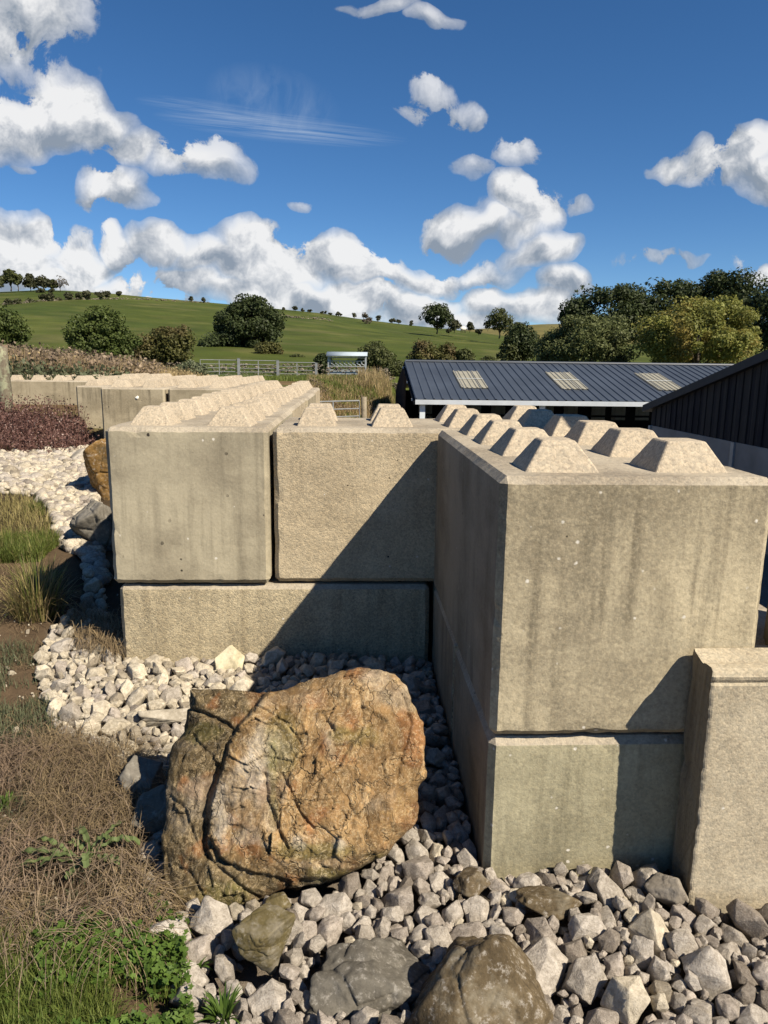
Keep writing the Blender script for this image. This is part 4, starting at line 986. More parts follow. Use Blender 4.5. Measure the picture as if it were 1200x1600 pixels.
# ---------------------------------------------------------------- dry stone wall and ridge wall
M_dsw = rock_mat('field wall stone', (.22, .19, .14), (.13, .11, .085), (.05, .045, .035), 3, .8, .4)
def stone_wall(name, pts, hgt, wid, lbl, sz=.16, D_of=None, seed=1):
    r = np.random.default_rng(seed); Vs = []; Fs = []; o_ = 0
    for (xa, Da), (xb, Db) in zip(pts, pts[1:]):
        A_ = np.array(at_dist(xa, Da)); B_ = np.array(at_dist(xb, Db)); L = np.linalg.norm(B_-A_); n = int(L*hgt/(sz*sz)*2.2)
        for _ in range(n):
            u = r.random(); z = r.random()**.9*hgt; p = A_+(B_-A_)*u; s = sz*r.uniform(.5, 1)
            p = p + np.array([0, r.uniform(-.5, .5)*wid*(1-.4*z/hgt), 0]); P_, Fc = VM_far[int(r.integers(NV))]
            zg = gz(p[0], p[1]); Vs.append(P_*s*np.array([1.1, .8, .6])@rnd_rot(r).T*.5 + P_*s*np.array([.6, .5, .35]) + np.array([p[0], p[1], zg+z-.05])); Fs.append(Fc+o_); o_ += len(P_)
    o = mesh('stone_wall', np.concatenate(Vs), np.concatenate(Fs), M_dsw); tag(o, lbl, 'wall'); return o
stone_wall('w', [(95, 47), (300, 46), (440, 46.5), (505, 47)], .85, .5, 'dry stone field wall running behind the galvanised gates')
stone_wall('w', [(505, 46), (560, 45.5), (600, 45), (640, 47)], .7, .6, 'tumbled dry stone wall topping the tan bank below the roofed feeder', seed=4)
stone_wall('w', [(430, 205), (470, 212), (500, 218), (520, 222)], .7, .7, 'pale broken stone wall high on the hillside right of the big dark tree', .5, seed=9)
stone_wall('w', [(-60, 196), (30, 205), (90, 218), (150, 232), (205, 250), (240, 262), (330, 278)], .5, .6, 'thin dark field wall curving over the hilltop beside the hawthorn bushes', .5, seed=10)
# ---------------------------------------------------------------- foliage
def leaf_mat(name, a, b, c2=None, trans=.3, rough=.6, var=.5):
    M, t = new_mat(name); c, p, r = objco(t)
    isl = t.mk('ShaderNodeNewGeometry', out=8)
    col = t.mix(isl, a, b)
    if c2: col = t.mix(t.m('MULTIPLY', t.rng(t.noise(p, .45, 3), .50, .62), .85), col, c2)
    n = t.noise(p, .9, 4); col = t.mix(1.0, col, t.mix(t.rng(n, .3, .7), (1-var*.6,)*3, (1+var*.5,)*3), 'MULTIPLY')
    fin(t, col, rough, trans=trans, spec=.25); return M
M_bark = simple('bark', (.085, .068, .05), .95, .3, 5, .6)
def leaf_cards(P_, N_, size, r, aspect=.7):
    n = len(P_); T = r.normal(size=(n, 3)); T -= (T*N_).sum(1)[:, None]*N_; T /= np.linalg.norm(T, axis=1)[:, None]+1e-9
    B = np.cross(N_, T); s = (size*r.uniform(.6, 1.25, n))[:, None]
    V = np.stack([P_-T*s*.5, P_+B*s*.5*aspect*r.uniform(.6, 1.1, (n, 1))+N_*s*.12, P_+T*s*.55, P_-B*s*.5*aspect], 1).reshape(-1, 3)
    F = np.arange(n*4).reshape(n, 4); return V, F
def crown_pts(w, h, n, r, lobes, lobe_r, cz=.55, shape=1., inner=.25, rmin=.35):
    """leaf positions on many clumps spread through an uneven crown"""
    dirs = r.normal(size=(lobes, 3)); dirs /= np.linalg.norm(dirs, axis=1)[:, None]; dirs[:, 2] = np.where(dirs[:, 2] < -.9, -dirs[:, 2], dirs[:, 2])
    rad = r.uniform(rmin, 1.0, lobes)**.5
    cen = dirs*np.array([w/2, w/2, h*.5])*rad[:, None]*(1-lobe_r)
    cen *= r.uniform(.88, 1.06, lobes)[:, None]
    lr = lobe_r*min(w, h)/2*r.uniform(.6, 1.35, lobes)
    k = r.integers(lobes, size=n); d = r.normal(size=(n, 3)); d /= np.linalg.norm(d, axis=1)[:, None]
    u = np.where(r.random(n) < inner, r.uniform(.3, .9, n), r.uniform(.82, 1.12, n))
    P_ = cen[k]+d*(lr[k]*u)[:, None]*np.array([1.1, 1.1, .8]); P_[:, 2] += h*cz*0
    N_ = d*.7+np.array([0, 0, .35])+r.normal(size=(n, 3))*.45; N_ /= np.linalg.norm(N_, axis=1)[:, None]
    return P_, N_, cen
nt = [0]
def tree(px, ytop, wpx, D, mat, label, name='tree', ybase=None, n=2500, leaf=.3, lobes=34, lobe_r=.38, trunk=.25, cat='tree', group=None, sq=1.0, sparse=False, low=.0, inner=.25, parts=True, rmin=.35):
    nt[0] += 1; r = np.random.default_rng(1000+nt[0])
    X, Y, Z = at_dist(px, D)
    if ybase is not None: Z = min(Z, height_for(ybase, px, D)) if ybase < 0 else height_for(ybase, px, D)
    ztop_ = height_for(ytop, px, D); H = ztop_-Z; wd_ = wpx*D/F_PX; trunk = max(0, trunk*.55-.04); ch = H*(1-trunk); root = empty(name, (X, Y, Z), label=label, cat=cat, group=group)
    P_, N_, cen = crown_pts(wd_, ch*1.04, n, r, lobes, lobe_r, inner=inner, rmin=rmin); cz = H*trunk+ch*.5
    P_[:, 2] = np.maximum(P_[:, 2]+cz, .05*H*r.random(n))
    V, F = leaf_cards(P_, N_, leaf, r); mesh('crown', V, F, mat, root)
    mb = MB(); tr = max(.05, H*.022)
    mb.tube([(0, 0, -.3), (.02*H, 0, H*trunk*.7), (0, .01*H, cz), (0, 0, cz+ch*.25)], [tr*1.3, tr, tr*.7, tr*.25], 7)
    for c_ in cen[:: max(1, lobes//10)]:
        q_ = Vector((c_[0], c_[1], c_[2]+cz)); s0 = Vector((0, 0, H*trunk*.8+.3*max(0, q_.z-H*trunk)*.6)); mid = s0.lerp(q_, .5)+Vector((0, 0, .05*H))
        mb.tube([s0, mid, q_], [tr*.5, tr*.33, tr*.12], 5)
    mb.build('trunk', M_bark, root, True)
    return root
G_dark = leaf_mat('dark sycamore leaves', (.028, .040, .013), (.050, .066, .021), trans=.25)
G_mid = leaf_mat('mid green leaves', (.055, .078, .018), (.092, .118, .030), trans=.3)
G_olive = leaf_mat('olive leaves', (.070, .074, .020), (.115, .110, .034), (.12, .09, .04), trans=.3)
G_bush = leaf_mat('bush leaves', (.055, .066, .020), (.085, .095, .032), trans=.25)
G_willow = leaf_mat('willow leaves', (.09, .108, .038), (.135, .15, .055), trans=.3)
G_gold = leaf_mat('turning yellow green leaves', (.15, .165, .038), (.25, .25, .062), (.26, .20, .055), trans=.35)
G_thorn = leaf_mat('hawthorn leaves', (.035, .04, .018), (.075, .075, .035), trans=.2)
G_bare = leaf_mat('sparse brown leaves', (.08, .065, .045), (.13, .11, .08), trans=.2)
# dark sycamores behind the barn
tree(898, 458, 70, 92, G_dark, 'small dark tree overhanging at the left end of the dark row behind the willow', ybase=560, n=5000, leaf=.34, trunk=.35)
tree(948, 430, 160, 95, G_dark, 'dark round topped tree above the willow, left in the dark row', ybase=560, n=14000, leaf=.36, lobes=60, lobe_r=.28, trunk=.22)
tree(1035, 426, 150, 100, G_dark, 'dark tree in the middle of the dark row, lower than its right neighbour', ybase=560, n=12000, leaf=.38, lobes=55, lobe_r=.28, trunk=.22)
tree(1122, 409, 150, 95, G_dark, 'tallest dark tree of the row, above the yellowing tree', ybase=560, n=15000, leaf=.36, lobes=60, lobe_r=.28, trunk=.2)
tree(1225, 416, 130, 88, G_dark, 'dark tree cut by the right edge of the picture', ybase=580, n=13000, leaf=.34, lobes=60, lobe_r=.28, trunk=.15)
tree(1290, 440, 150, 95, G_dark, 'dark tree beyond the right edge behind the boarded barn', ybase=580, n=3000, leaf=.5, trunk=.2)
tree(1088, 460, 212, 58, G_gold, 'broad yellowing tree with a rusty patch behind the barn roof', ybase=590, n=30000, leaf=.20, lobes=130, lobe_r=.24, trunk=.08, inner=.15, rmin=.6)
tree(922, 484, 172, 62, G_willow, 'feathery grey green willow behind the barn roof', ybase=590, n=22000, leaf=.20, lobes=70, lobe_r=.26, trunk=.12)
tree(862, 505, 60, 63, G_willow, 'small pale bush left of the feathery willow', ybase=590, n=6000, leaf=.2, trunk=.12)
tree(812, 500, 62, 74, G_dark, 'dark upright tree left of the willow, behind the barn ridge', ybase=580, n=7000, leaf=.25, trunk=.12)
tree(795, 530, 40, 73, G_bush, 'low bush at the left foot of the dark upright tree', ybase=580, n=2500, leaf=.25, trunk=.1)
for (x, y, w_, l) in ((662, 528, 50, 'left'), (694, 532, 46, 'middle'), (727, 538, 32, 'right')):
    tree(x, y, w_, 66, G_olive if l != 'right' else G_bush, '%s of the three bushy hawthorns just behind the barn ridge' % l, ybase=585, n=5000, leaf=.22, trunk=.1, group='hawthorns behind the barn ridge')
tree(765, 553, 36, 66, G_bush, 'low scrub right of the three hawthorns behind the ridge', ybase=585, n=1800, leaf=.25, trunk=.05, cat='bush', name='bush')
tree(585, 532, 78, 62, G_bush, 'round bush right behind the roofed feeder', ybase=590, n=8000, leaf=.2, trunk=.08, cat='bush', name='bush')
tree(506, 546, 36, 60, G_dark, 'dark bush left of the roofed feeder', ybase=592, n=3500, leaf=.2, trunk=.08, cat='bush', name='bush')
tree(622, 560, 50, 56, G_bush, 'low bush between the roofed feeder and the barn gable', ybase=600, n=3000, leaf=.2, trunk=.05, cat='bush', name='bush')
tree(388, 454, 136, 100, G_dark, 'big dark domed tree standing alone behind the gates', ybase=572, n=26000, leaf=.33, lobes=95, lobe_r=.22, trunk=.10, inner=.2)
tree(330, 520, 50, 96, G_dark, 'dark skirt of growth at the left foot of the big domed tree', ybase=572, n=3500, leaf=.3, trunk=.05, cat='bush', name='bush')
tree(418, 529, 55, 88, G_olive, 'small olive bush in front of the big domed tree', ybase=572, n=4500, leaf=.26, trunk=.05, cat='bush', name='bush')
tree(460, 552, 60, 85, G_bush, 'low scrub right of the big domed tree', ybase=576, n=2500, leaf=.26, trunk=.03, cat='bush', name='bush')
tree(158, 474, 122, 62, G_mid, 'bright mid green tree over the brown weed bank', ybase=585, n=20000, leaf=.21, lobes=75, lobe_r=.25, trunk=.08)
tree(228, 514, 50, 66, G_olive, 'olive brown bush between the two green trees over the weed bank', ybase=585, n=4500, leaf=.22, trunk=.05, cat='bush', name='bush')
tree(268, 500, 88, 66, G_olive, 'wide olive green tree left of the big domed tree', ybase=585, n=10000, leaf=.22, lobes=50, lobe_r=.3, trunk=.06)
tree(5, 462, 92, 52, G_mid, 'green tree cut by the left edge above the brown weeds', ybase=600, n=14000, leaf=.20, lobes=60, lobe_r=.27, trunk=.06)
# field trees and ridge line
tree(681, 471, 58, 205, G_dark, 'round dark tree alone on the hill field right of centre', ybase=520, n=5000, leaf=.55, lobes=45, lobe_r=.3, trunk=.18)
tree(708, 498, 30, 215, G_thorn, 'grey low tree touching the right side of the round hill tree', ybase=519, n=900, leaf=.6, trunk=.15)
tree(778, 478, 46, 190, G_bush, 'open crowned tree on the hill field with sky gaps', ybase=527, n=2600, leaf=.5, lobes=28, lobe_r=.32, trunk=.2)
tree(806, 500, 42, 170, G_bush, 'dark green tree right of the open crowned hill tree', ybase=530, n=2200, leaf=.5, trunk=.15)
tree(760, 500, 16, 200, G_thorn, 'thin scraggy tree left of the open crowned hill tree', ybase=516, n=300, leaf=.6, trunk=.25)
for (x, y, w_, D, yb, l) in [(732, 503, 18, 200, 518, 'round bush midway between the hill trees'), (746, 513, 12, 195, 522, 'tiny bush below the round bush between the hill trees'), (700, 513, 10, 198, 521, 'tiny bush at the right foot of the round hill tree'), (650, 500, 0, 0, 0, '')]:
    if D: tree(x, y, w_, D, G_thorn, l, ybase=yb, n=420, leaf=.6, lobes=12, trunk=.08, cat='bush', name='bush')
RT = [(8, 428, 20, 3), (27, 415, 22, 3), (38, 424, 14, 3), (57, 428, 24, 1), (77, 430, 24, 1), (92, 436, 14, 2), (102, 428, 30, 0)]
RL = ['leftmost tree on the hilltop skyline', 'tallest tree on the left hilltop skyline', 'narrow tree right of the tallest hilltop one', 'round dark tree in the middle of the hilltop clump', 'spreading dark tree right of the round one on the hilltop', 'short stubby tree beside the bare one on the hilltop', 'nearly bare brown tree at the right end of the hilltop clump']
for (x, y, w_, k), l in zip(RT, RL):
    tree(x, y, w_, 272, G_bare if k == 0 else (G_thorn if k == 1 else G_bush), l, ybase=454, n=1500 if k else 260, leaf=.75 if k else .5, lobes=24, lobe_r=.32, trunk=.3 if k == 3 else .15, group='trees on the left hilltop')
BS = [(22, 466, 14), (35, 466, 18), (56, 466, 14), (80, 454, 24), (100, 463, 8), (114, 456, 14), (130, 457, 10), (141, 452, 15), (162, 453, 17), (174, 453, 10), (193, 454, 10), (72, 449, 16), (90, 451, 12)]
BN = ['leftmost', 'second', 'third', 'largest', 'tiny', 'upright', 'pale', 'rounded', 'paired left', 'paired right', 'lone last', 'low upper', 'low brown upper']
for k, (x, y, w_) in enumerate(BS):
    yb = (486 - .13*x if x < 90 else 474 - (x-90)*.10) + (0 if k < 11 else -16)
    D = np.interp(x, [0, 90, 150, 205], [200, 218, 232, 250]) if k < 11 else 262
    tree(x, y, w_*1.1, D, G_thorn, '%s hawthorn bush of the straggling hedge on the left hillside' % BN[k], ybase=yb, n=500, leaf=.6, lobes=12, trunk=.05, cat='bush', name='bush', group='hawthorn bushes on the left hillside')
SK = [(302, 462, 8), (322, 463, 10), (426, 479, 6), (444, 480, 6), (462, 476, 10), (474, 481, 8), (484, 482, 10), (506, 485, 14), (516, 488, 7), (529, 487, 13), (553, 487, 9), (573, 486, 22), (590, 490, 10), (612, 496, 14), (622, 497, 8), (642, 500, 8)]
SN = ['first on the left, left of the domed tree', 'second, touching the domed tree\'s left', 'tiny one just right of the domed tree', 'second right of the domed tree', 'taller dark one above the pale wall', 'fourth right of the domed tree', 'low wide one above the pale wall end', 'wide pair of clumps', 'narrow pale one after the wide pair', 'flat topped one', 'lone upright one', 'largest grey one standing below the skyline', 'small one right of the largest grey one', 'low wide one before the round hill tree', 'tiny one before the round hill tree', 'last beside the round hill tree']
for (x, y, w_), l in zip(SK, SN):
    D = 276 if x != 573 else 240
    yb = float(np.interp(x, cr_x, cr_y))+1.5+(6 if x == 573 else 0)
    tree(x, y, w_, D, G_bare if x == 573 else G_thorn, 'skyline bush, ' + l, ybase=yb, n=260 if w_ < 12 else 500, leaf=.55, lobes=9, trunk=.12, cat='bush', name='bush', group='bushes along the skyline')
# grazing sheep, a few pixels big: body, head and legs in one skin
def sheep(px, py, D, label, rz):
    X, Y, Z = at_dist(px, D); mb = MB(); V, Fc = ico(3); V = V*np.array([.55, .28, .30]); V[:, 2] += .62; V = V*(1+.05*np.sin(V[:, :1]*30)); mb.add(V, Fc.tolist())
    V2 = ico(2)[0]*np.array([.17, .09, .11])+np.array([.66, 0, .52]); mb.add(V2, ico(2)[1].tolist(), 1)
    for x in (-.32, .32):
        for y in (-.14, .14): mb.tube([(x, y, .5), (x+.03, y, .25), (x, y, 0)], [.07, .045, .04], 6, 1)
    o = mb.build('sheep', None, None, True, [simple('fleece', (.62, .58, .50), .95, .1), simple('dark face', (.08, .07, .06), .9, .1)]); o.location = (X, Y, height_for(py, px, D)); o.rotation_euler = (0, 0, rz); o.scale = (1.5, 1.5, 1.5); tag(o, label, 'sheep')
sheep(722, 520, 172, 'single white animal grazing on the hill field between the field trees', .6)
# ---------------------------------------------------------------- invented post, added out of frame to put shade on the far studs
mb = MB(); mb.tube([(0, 0, 0), (.01, 0, 1.5), (0, 0, 2.75), (0, 0, 2.82)], [.30, .29, .28, .22], 16)
o = mb.build('added_shade_post', M_wood, None, True, None, (1.62, .76, -1.33)); tag(o, 'added unseen round post right of the blocks, put there to shade the far studs', 'post')
# ---------------------------------------------------------------- grasses and weeds
def blades(P_, H_, lean, width, r, curl=.6, lv=4, dirn=None):
    n = len(P_); a = r.uniform(0, 2*math.pi, n) if dirn is None else dirn
    d = np.stack([np.cos(a), np.sin(a), np.zeros(n)], -1); s = np.stack([-np.sin(a), np.cos(a), np.zeros(n)], -1)
    L = np.asarray(H_)*np.ones(n); ln = np.asarray(lean)*np.ones(n); V = np.zeros((n, lv, 2, 3))
    tw = r.normal(size=n)*.5
    for k in range(lv):
        u = k/(lv-1); h = u*np.cos(ln*u*(.4+curl)); o_ = u*np.sin(ln*(.3+curl*u))
        c_ = P_ + d*(L*o_)[:, None] + np.array([0, 0, 1])*(L*h)[:, None]
        wv = (s*np.cos(tw*u)[:, None]+d*np.sin(tw*u)[:, None])*(width*(1-u)**.7*.5+width*.03)[:, None] if hasattr(width, '__len__') else (s*np.cos(tw*u)[:, None]+d*np.sin(tw*u)[:, None])*(width*((1-u)**.7*.5+.03))
        V[:, k, 0] = c_-wv; V[:, k, 1] = c_+wv
    idx = np.arange(n)[:, None]*lv*2; F = []
    for k in range(lv-1): F.append(np.concatenate([idx+2*k, idx+2*k+1, idx+2*k+3, idx+2*k+2], 1))
    return V.reshape(-1, 3), np.concatenate(F)
def merge(parts):
    Vs, Fs, o_ = [], [], 0
    for V, F in parts: Vs.append(V); Fs.append(F+o_); o_ += len(V)
    return np.concatenate(Vs), np.concatenate(Fs)
def scatter(poly, n, r, jit=0, thr=None, sc=1.5, seed=77):
    pl = np.array(poly); lo, hi = pl.min(0), pl.max(0); out = []
    while len(out) < n:
        q_ = r.uniform(lo, hi, (n*3, 2)); q_ = q_[in_poly(q_[:, 0], q_[:, 1], poly)]
        if thr is not None: q_ = q_[fb2(q_[:, 0]+50, q_[:, 1]+50, sc, seed) > thr+r.normal(size=len(q_))*.03]
        out += q_.tolist()
    P_ = np.array(out[:n]); return np.c_[P_, ground(P_[:, 0], P_[:, 1])]
rv = np.random.default_rng(99)
L_grass = leaf_mat('fresh grass', (.085, .12, .022), (.17, .20, .045), trans=.35, var=.4)
L_pale = leaf_mat('yellowing grass', (.19, .17, .055), (.36, .29, .13), trans=.3, var=.4)
L_straw = leaf_mat('dry straw', (.13, .092, .052), (.30, .225, .125), trans=.15, var=.5)
L_tan = leaf_mat('tan seeding grass', (.24, .175, .085), (.42, .32, .16), trans=.25, var=.5)
L_brown = leaf_mat('brown dead stalks', (.13, .095, .065), (.29, .22, .145), (.15, .105, .07), trans=.15, var=.6)
L_redd = leaf_mat('dark red dock seed', (.075, .036, .030), (.16, .085, .068), trans=.15, var=.5)
L_pink = leaf_mat('pale fluff', (.36, .28, .24), (.22, .13, .11), trans=.2)
L_leaf = leaf_mat('weed leaves', (.06, .11, .018), (.12, .19, .035), trans=.35, var=.5)
L_sage = leaf_mat('grey green sprigs', (.07, .085, .042), (.12, .13, .07), trans=.2)
# tussock beside the shade
def tuft(cx, cy_, n, rad, hmin, hmax, mats, name, label, lean=(.1, 1.2)):
    fx, fy, _ = px_ground(cx, cy_); root = empty(name, (fx, fy, gz(fx, fy)), label=label, cat='grass tuft')
    for mt, fr_ in mats:
        m_ = int(n*fr_); a = rv.uniform(0, 2*math.pi, m_); rr_ = rad*rv.random(m_)**.7
        P_ = np.stack([rr_*np.cos(a), rr_*np.sin(a), np.full(m_, -.01)], -1); ln = rv.uniform(*lean, m_)*(.35+rr_/rad)
        mesh('blades', *blades(P_, rv.uniform(hmin, hmax, m_), ln, .0062, rv, dirn=a+rv.normal(size=m_)*.5), mt, root)
tuft(60, 960, 520, .13, .16, .38, [(L_pale, .6), (L_grass, .2), (L_straw, .3)], 'grass_tussock', 'spiky tussock of green and straw coloured grass left of the blocks\' shadow')
tuft(62, 915, 200, .10, .10, .24, [(L_grass, .8), (L_pale, .2)], 'grass_tussock', 'greener grass tuft just behind the spiky straw coloured tussock')
VERGE = ground_poly([(-150, 785), (50, 785), (75, 810), (92, 852), (60, 880), (-150, 885)])
gp_ = scatter(VERGE, 9000, rv, thr=.42, sc=1.6)
V, F = merge([blades(gp_, rv.uniform(.05, .15, 9000), rv.uniform(.2, 1.2, 9000), .005, rv)]); o = mesh('grass', V, F, L_grass); tag(o, 'rough green grass on the verge at the left edge', 'grass', kind='stuff')
gp2 = scatter(VERGE, 3500, rv); o = mesh('dry_grass', *blades(gp2, rv.uniform(.06, .2, 3500), rv.uniform(.2, 1.2, 3500), .004, rv), L_pale); tag(o, 'pale dry blades among the green verge grass', 'grass', kind='stuff')
# small green and pale tufts at the gravel edge
LEFT = ground_poly([(-200, 1160), (60, 1175), (130, 1195), (185, 1245), (212, 1320), (235, 1430), (250, 1490), (120, 1530), (-200, 1510)])
st = scatter(LEFT, 6800, rv, thr=.44, sc=2.4, seed=5); st[:, 2] += rv.uniform(.0, .035, len(st))
straw = blades(st, rv.uniform(.06, .24, len(st)), rv.uniform(1.35, 1.68, len(st)), .0021, rv, curl=1.0)
SIDE = ground_poly([(110, 960), (190, 985), (190, 1045), (120, 1020)]); s2 = scatter(SIDE, 900, rv); s2[:, 2] += rv.uniform(.02, .08, 900)
st3 = scatter(ground_poly([(60, 1160), (230, 1200), (235, 1300), (170, 1330), (60, 1300)]), 3600, rv); st3[:, 2] += rv.uniform(0, .06, len(st3))
straw = merge([straw, blades(s2, rv.uniform(.05, .18, 900), rv.uniform(1.2, 1.7, 900), .003, rv, curl=1.), blades(st3, rv.uniform(.06, .24, len(st3)), rv.uniform(1.15, 1.65, len(st3)), .0021, rv, curl=1.)])
o = mesh('straw', *straw, L_straw); tag(o, 'matted dry straw lying on the brown soil', 'straw', kind='stuff')
st4 = scatter(LEFT, 2600, rv, thr=.5, sc=3.2, seed=15); st4[:, 2] += rv.uniform(.01, .06, len(st4))
o = mesh('dead_stems', *blades(st4, rv.uniform(.08, .25, len(st4)), rv.uniform(1.25, 1.6, len(st4)), .0028, rv, curl=.9), L_brown); tag(o, 'dark brown dead stems in the straw', 'straw', kind='stuff')
GRN = ground_poly([(-200, 1500), (60, 1490), (130, 1530), (170, 1560), (200, 1700), (-200, 1700)])
g3 = scatter(GRN, 9000, rv, thr=.30, sc=3, seed=25); o = mesh('grass', *blades(g3, rv.uniform(.04, .13, len(g3)), rv.uniform(.1, 1.2, len(g3)), .0034, rv), L_grass); tag(o, 'fine fresh grass at the lower left corner', 'grass', kind='stuff')
# lobed leaves
def lobed(n_l=5, deep=.35, m_=25, cup=.18):
    th = np.linspace(-math.pi*.86, math.pi*.86, m_); rr_ = (1-deep*(.5-.5*np.cos(th*n_l*1.16)))*(.62+.38*np.cos(th*.55)); rr_ = rr_*(1+.10*np.cos(th*n_l*3.5))
    V = np.stack([rr_*np.sin(th), rr_*np.cos(th), cup*rr_**2-.02*np.abs(np.sin(th*n_l*.58))], -1); V = np.concatenate([[[0, 0, 0]], V]); return V, np.array([[0, i, i+1] for i in range(1, m_)])
def leaves(P_, sizes, r, tmpl, tilt=.5):
    V0, F0 = tmpl; Vs = []; Fs = []; o_ = 0
    for p, s_ in zip(P_, sizes):
        Rm = np.array(Matrix.Rotation(r.uniform(0, 6.28), 3, 'Z') @ Matrix.Rotation(r.normal()*tilt, 3, 'X') @ Matrix.Rotation(r.normal()*tilt, 3, 'Y'))
        Vs.append(V0@Rm.T*s_+p); Fs.append(F0+o_); o_ += len(V0)
    return np.concatenate(Vs), np.concatenate(Fs)
LT = lobed()
WD = ground_poly([(60, 1490), (150, 1460), (290, 1500), (298, 1560), (305, 1690), (90, 1690), (60, 1560)])
p1 = scatter(WD, 2900, rv, thr=.36, sc=4.5, seed=61); p1[:, 2] += rv.uniform(.015, .085, len(p1))
p2 = scatter(ground_poly([(225, 1400), (300, 1470), (280, 1530), (225, 1480)]), 130, rv); p2[:, 2] += rv.uniform(.015, .07, len(p2))
p3_ = scatter(ground_poly([(-20, 1560), (100, 1520), (110, 1690), (-20, 1690)]), 420, rv, thr=.40, sc=5); p3_[:, 2] += rv.uniform(.01, .06, len(p3_))
p4_ = scatter(ground_poly([(130, 1430), (180, 1440), (180, 1480), (130, 1470)]), 60, rv); p4_[:, 2] += rv.uniform(.01, .05, len(p4_))
pa = np.concatenate([p1, p2, p3_, p4_]); V1 = leaves(pa, rv.uniform(.006, .017, len(pa)), rv, LT)
o = mesh('leafy_weeds', *V1, L_leaf); tag(o, 'low bright green lobed weeds creeping along the gravel edge', 'weeds', kind='stuff')
stm_ = pa.copy(); stm_[:, 2] -= .05
o = mesh('weed_stems', *blades(stm_, rv.uniform(.04, .07, len(pa)), rv.uniform(0, .4, len(pa)), .0022, rv, lv=3), L_grass); tag(o, 'thin green stems under the lobed weeds', 'weeds', kind='stuff')
def weed(cx, cy_, n, rad, label, mt=L_leaf):
    X, Y, Z = px_ground(cx, cy_); root = empty('green_weed', (X, Y, Z), label=label, cat='weed'); m_ = n
    a = rv.uniform(0, 6.28, m_); P_ = np.stack([rad*.3*np.cos(a)*rv.random(m_), rad*.3*np.sin(a)*rv.random(m_), np.zeros(m_)], -1)
    V, F = blades(P_, rv.uniform(.6, 1.1, m_)*rad*1.6, rv.uniform(.2, 1.2, m_), .011, rv, curl=.7, dirn=a, lv=6); mesh('leaves', V, F, mt, root)
weed(350, 1600, 60, .055, 'tuft of bright narrow green leaves among the white stones at the bottom')
weed(310, 1515, 14, .03, 'tiny green sprig between stones under the mossy rock')
weed(10, 1262, 30, .04, 'small green weed at the left edge in the straw')
weed(53, 1192, 12, .02, 'sprig of green beside the lone cream stone')
weed(208, 1440, 20, .03, 'little green shoots in the straw left of the huge boulder\'s foot')
# jagged rosette
X, Y, Z = px_ground(138, 1372); rs_ = empty('rosette_weed', (X, Y, Z+.045), label='spreading jagged leaved rosette weed lying on the straw', cat='weed')
L_ros = leaf_mat('rosette leaves', (.085, .115, .045), (.13, .165, .055), trans=.3)
for k, (ang, L) in enumerate([(172, .21), (155, .20), (195, .19), (212, .13), (140, .12), (60, .17), (40, .12), (10, .16), (-8, .11), (-60, .08), (100, .09), (120, .13), (-120, .09), (25, .08), (185, .12)]):
    a = R_(ang); n_ = 30; V = []; F = []
    for i in range(n_+1):
        u = i/n_; wdt = (.0035 + .024*max(0, u-.22)**.7*(1.15-u)**.5*(.45+.55*abs(math.sin(u*17+k)))) ; z = .012+.06*math.sin(u*2.4)*(.6+.4*math.sin(k*3)) + .004*math.sin(u*30)
        side = .015*math.sin(u*2+k)
        c_ = Vector((math.cos(a)*L*u-math.sin(a)*side, math.sin(a)*L*u+math.cos(a)*side, z)); s_ = Vector((-math.sin(a), math.cos(a), .25*math.sin(k)))
        V += [c_+s_*wdt+Vector((0, 0, .006)), c_, c_-s_*wdt+Vector((0, 0, .006))]
        if i: b_ = 3*i; F += [(b_-3, b_-2, b_+1, b_), (b_-2, b_-1, b_+2, b_+1)]
    mesh('leaf', V, F, L_ros, rs_)
SG = ground_poly([(-100, 1400), (60, 1400), (90, 1450), (70, 1510), (-100, 1520)])
sg = scatter(SG, 2600, rv, thr=.4, sc=4); o = mesh('sage_sprigs', *blades(sg, rv.uniform(.02, .07, len(sg)), rv.uniform(.1, 1.3, len(sg)), .004, rv), L_sage); tag(o, 'grey green feathery ground cover at the left edge near the bottom', 'weeds', kind='stuff')
# dark red docks by the far blocks
DK = ground_poly([(-160, 655), (20, 653), (60, 655), (118, 660), (150, 700), (120, 712), (-160, 716)]); 
dk = scatter(DK, 2300, rv); hs_ = rv.uniform(.08, .36, 2300)*np.where(dk[:, 1] > 8.6, 1.15, .75)
sV = blades(dk, hs_, rv.uniform(.05, .55, 2300), .010, rv)
tp_ = np.repeat(dk, 7, 0); tp_ = tp_+np.c_[rv.normal(size=(len(tp_), 2))*.06, np.repeat(hs_, 7)*rv.uniform(.25, 1.02, len(tp_))]
nn_ = rv.normal(size=(len(tp_), 3)); nn_ /= np.linalg.norm(nn_, axis=1)[:, None]
o = mesh('dock_weeds', *merge([sV, leaf_cards(tp_, nn_, .034, rv)]), L_redd); tag(o, 'dark red dock weeds in front of the far pale blocks', 'weeds', kind='stuff')
tp2 = tp_[::6]+rv.normal(size=(len(tp_[::6]), 3))*.03; n2_ = nn_[::6]; o = mesh('seed_fluff', *leaf_cards(tp2, n2_, .024, rv), L_pink); tag(o, 'pale pinkish seed heads speckling the dark red docks', 'weeds', kind='stuff')
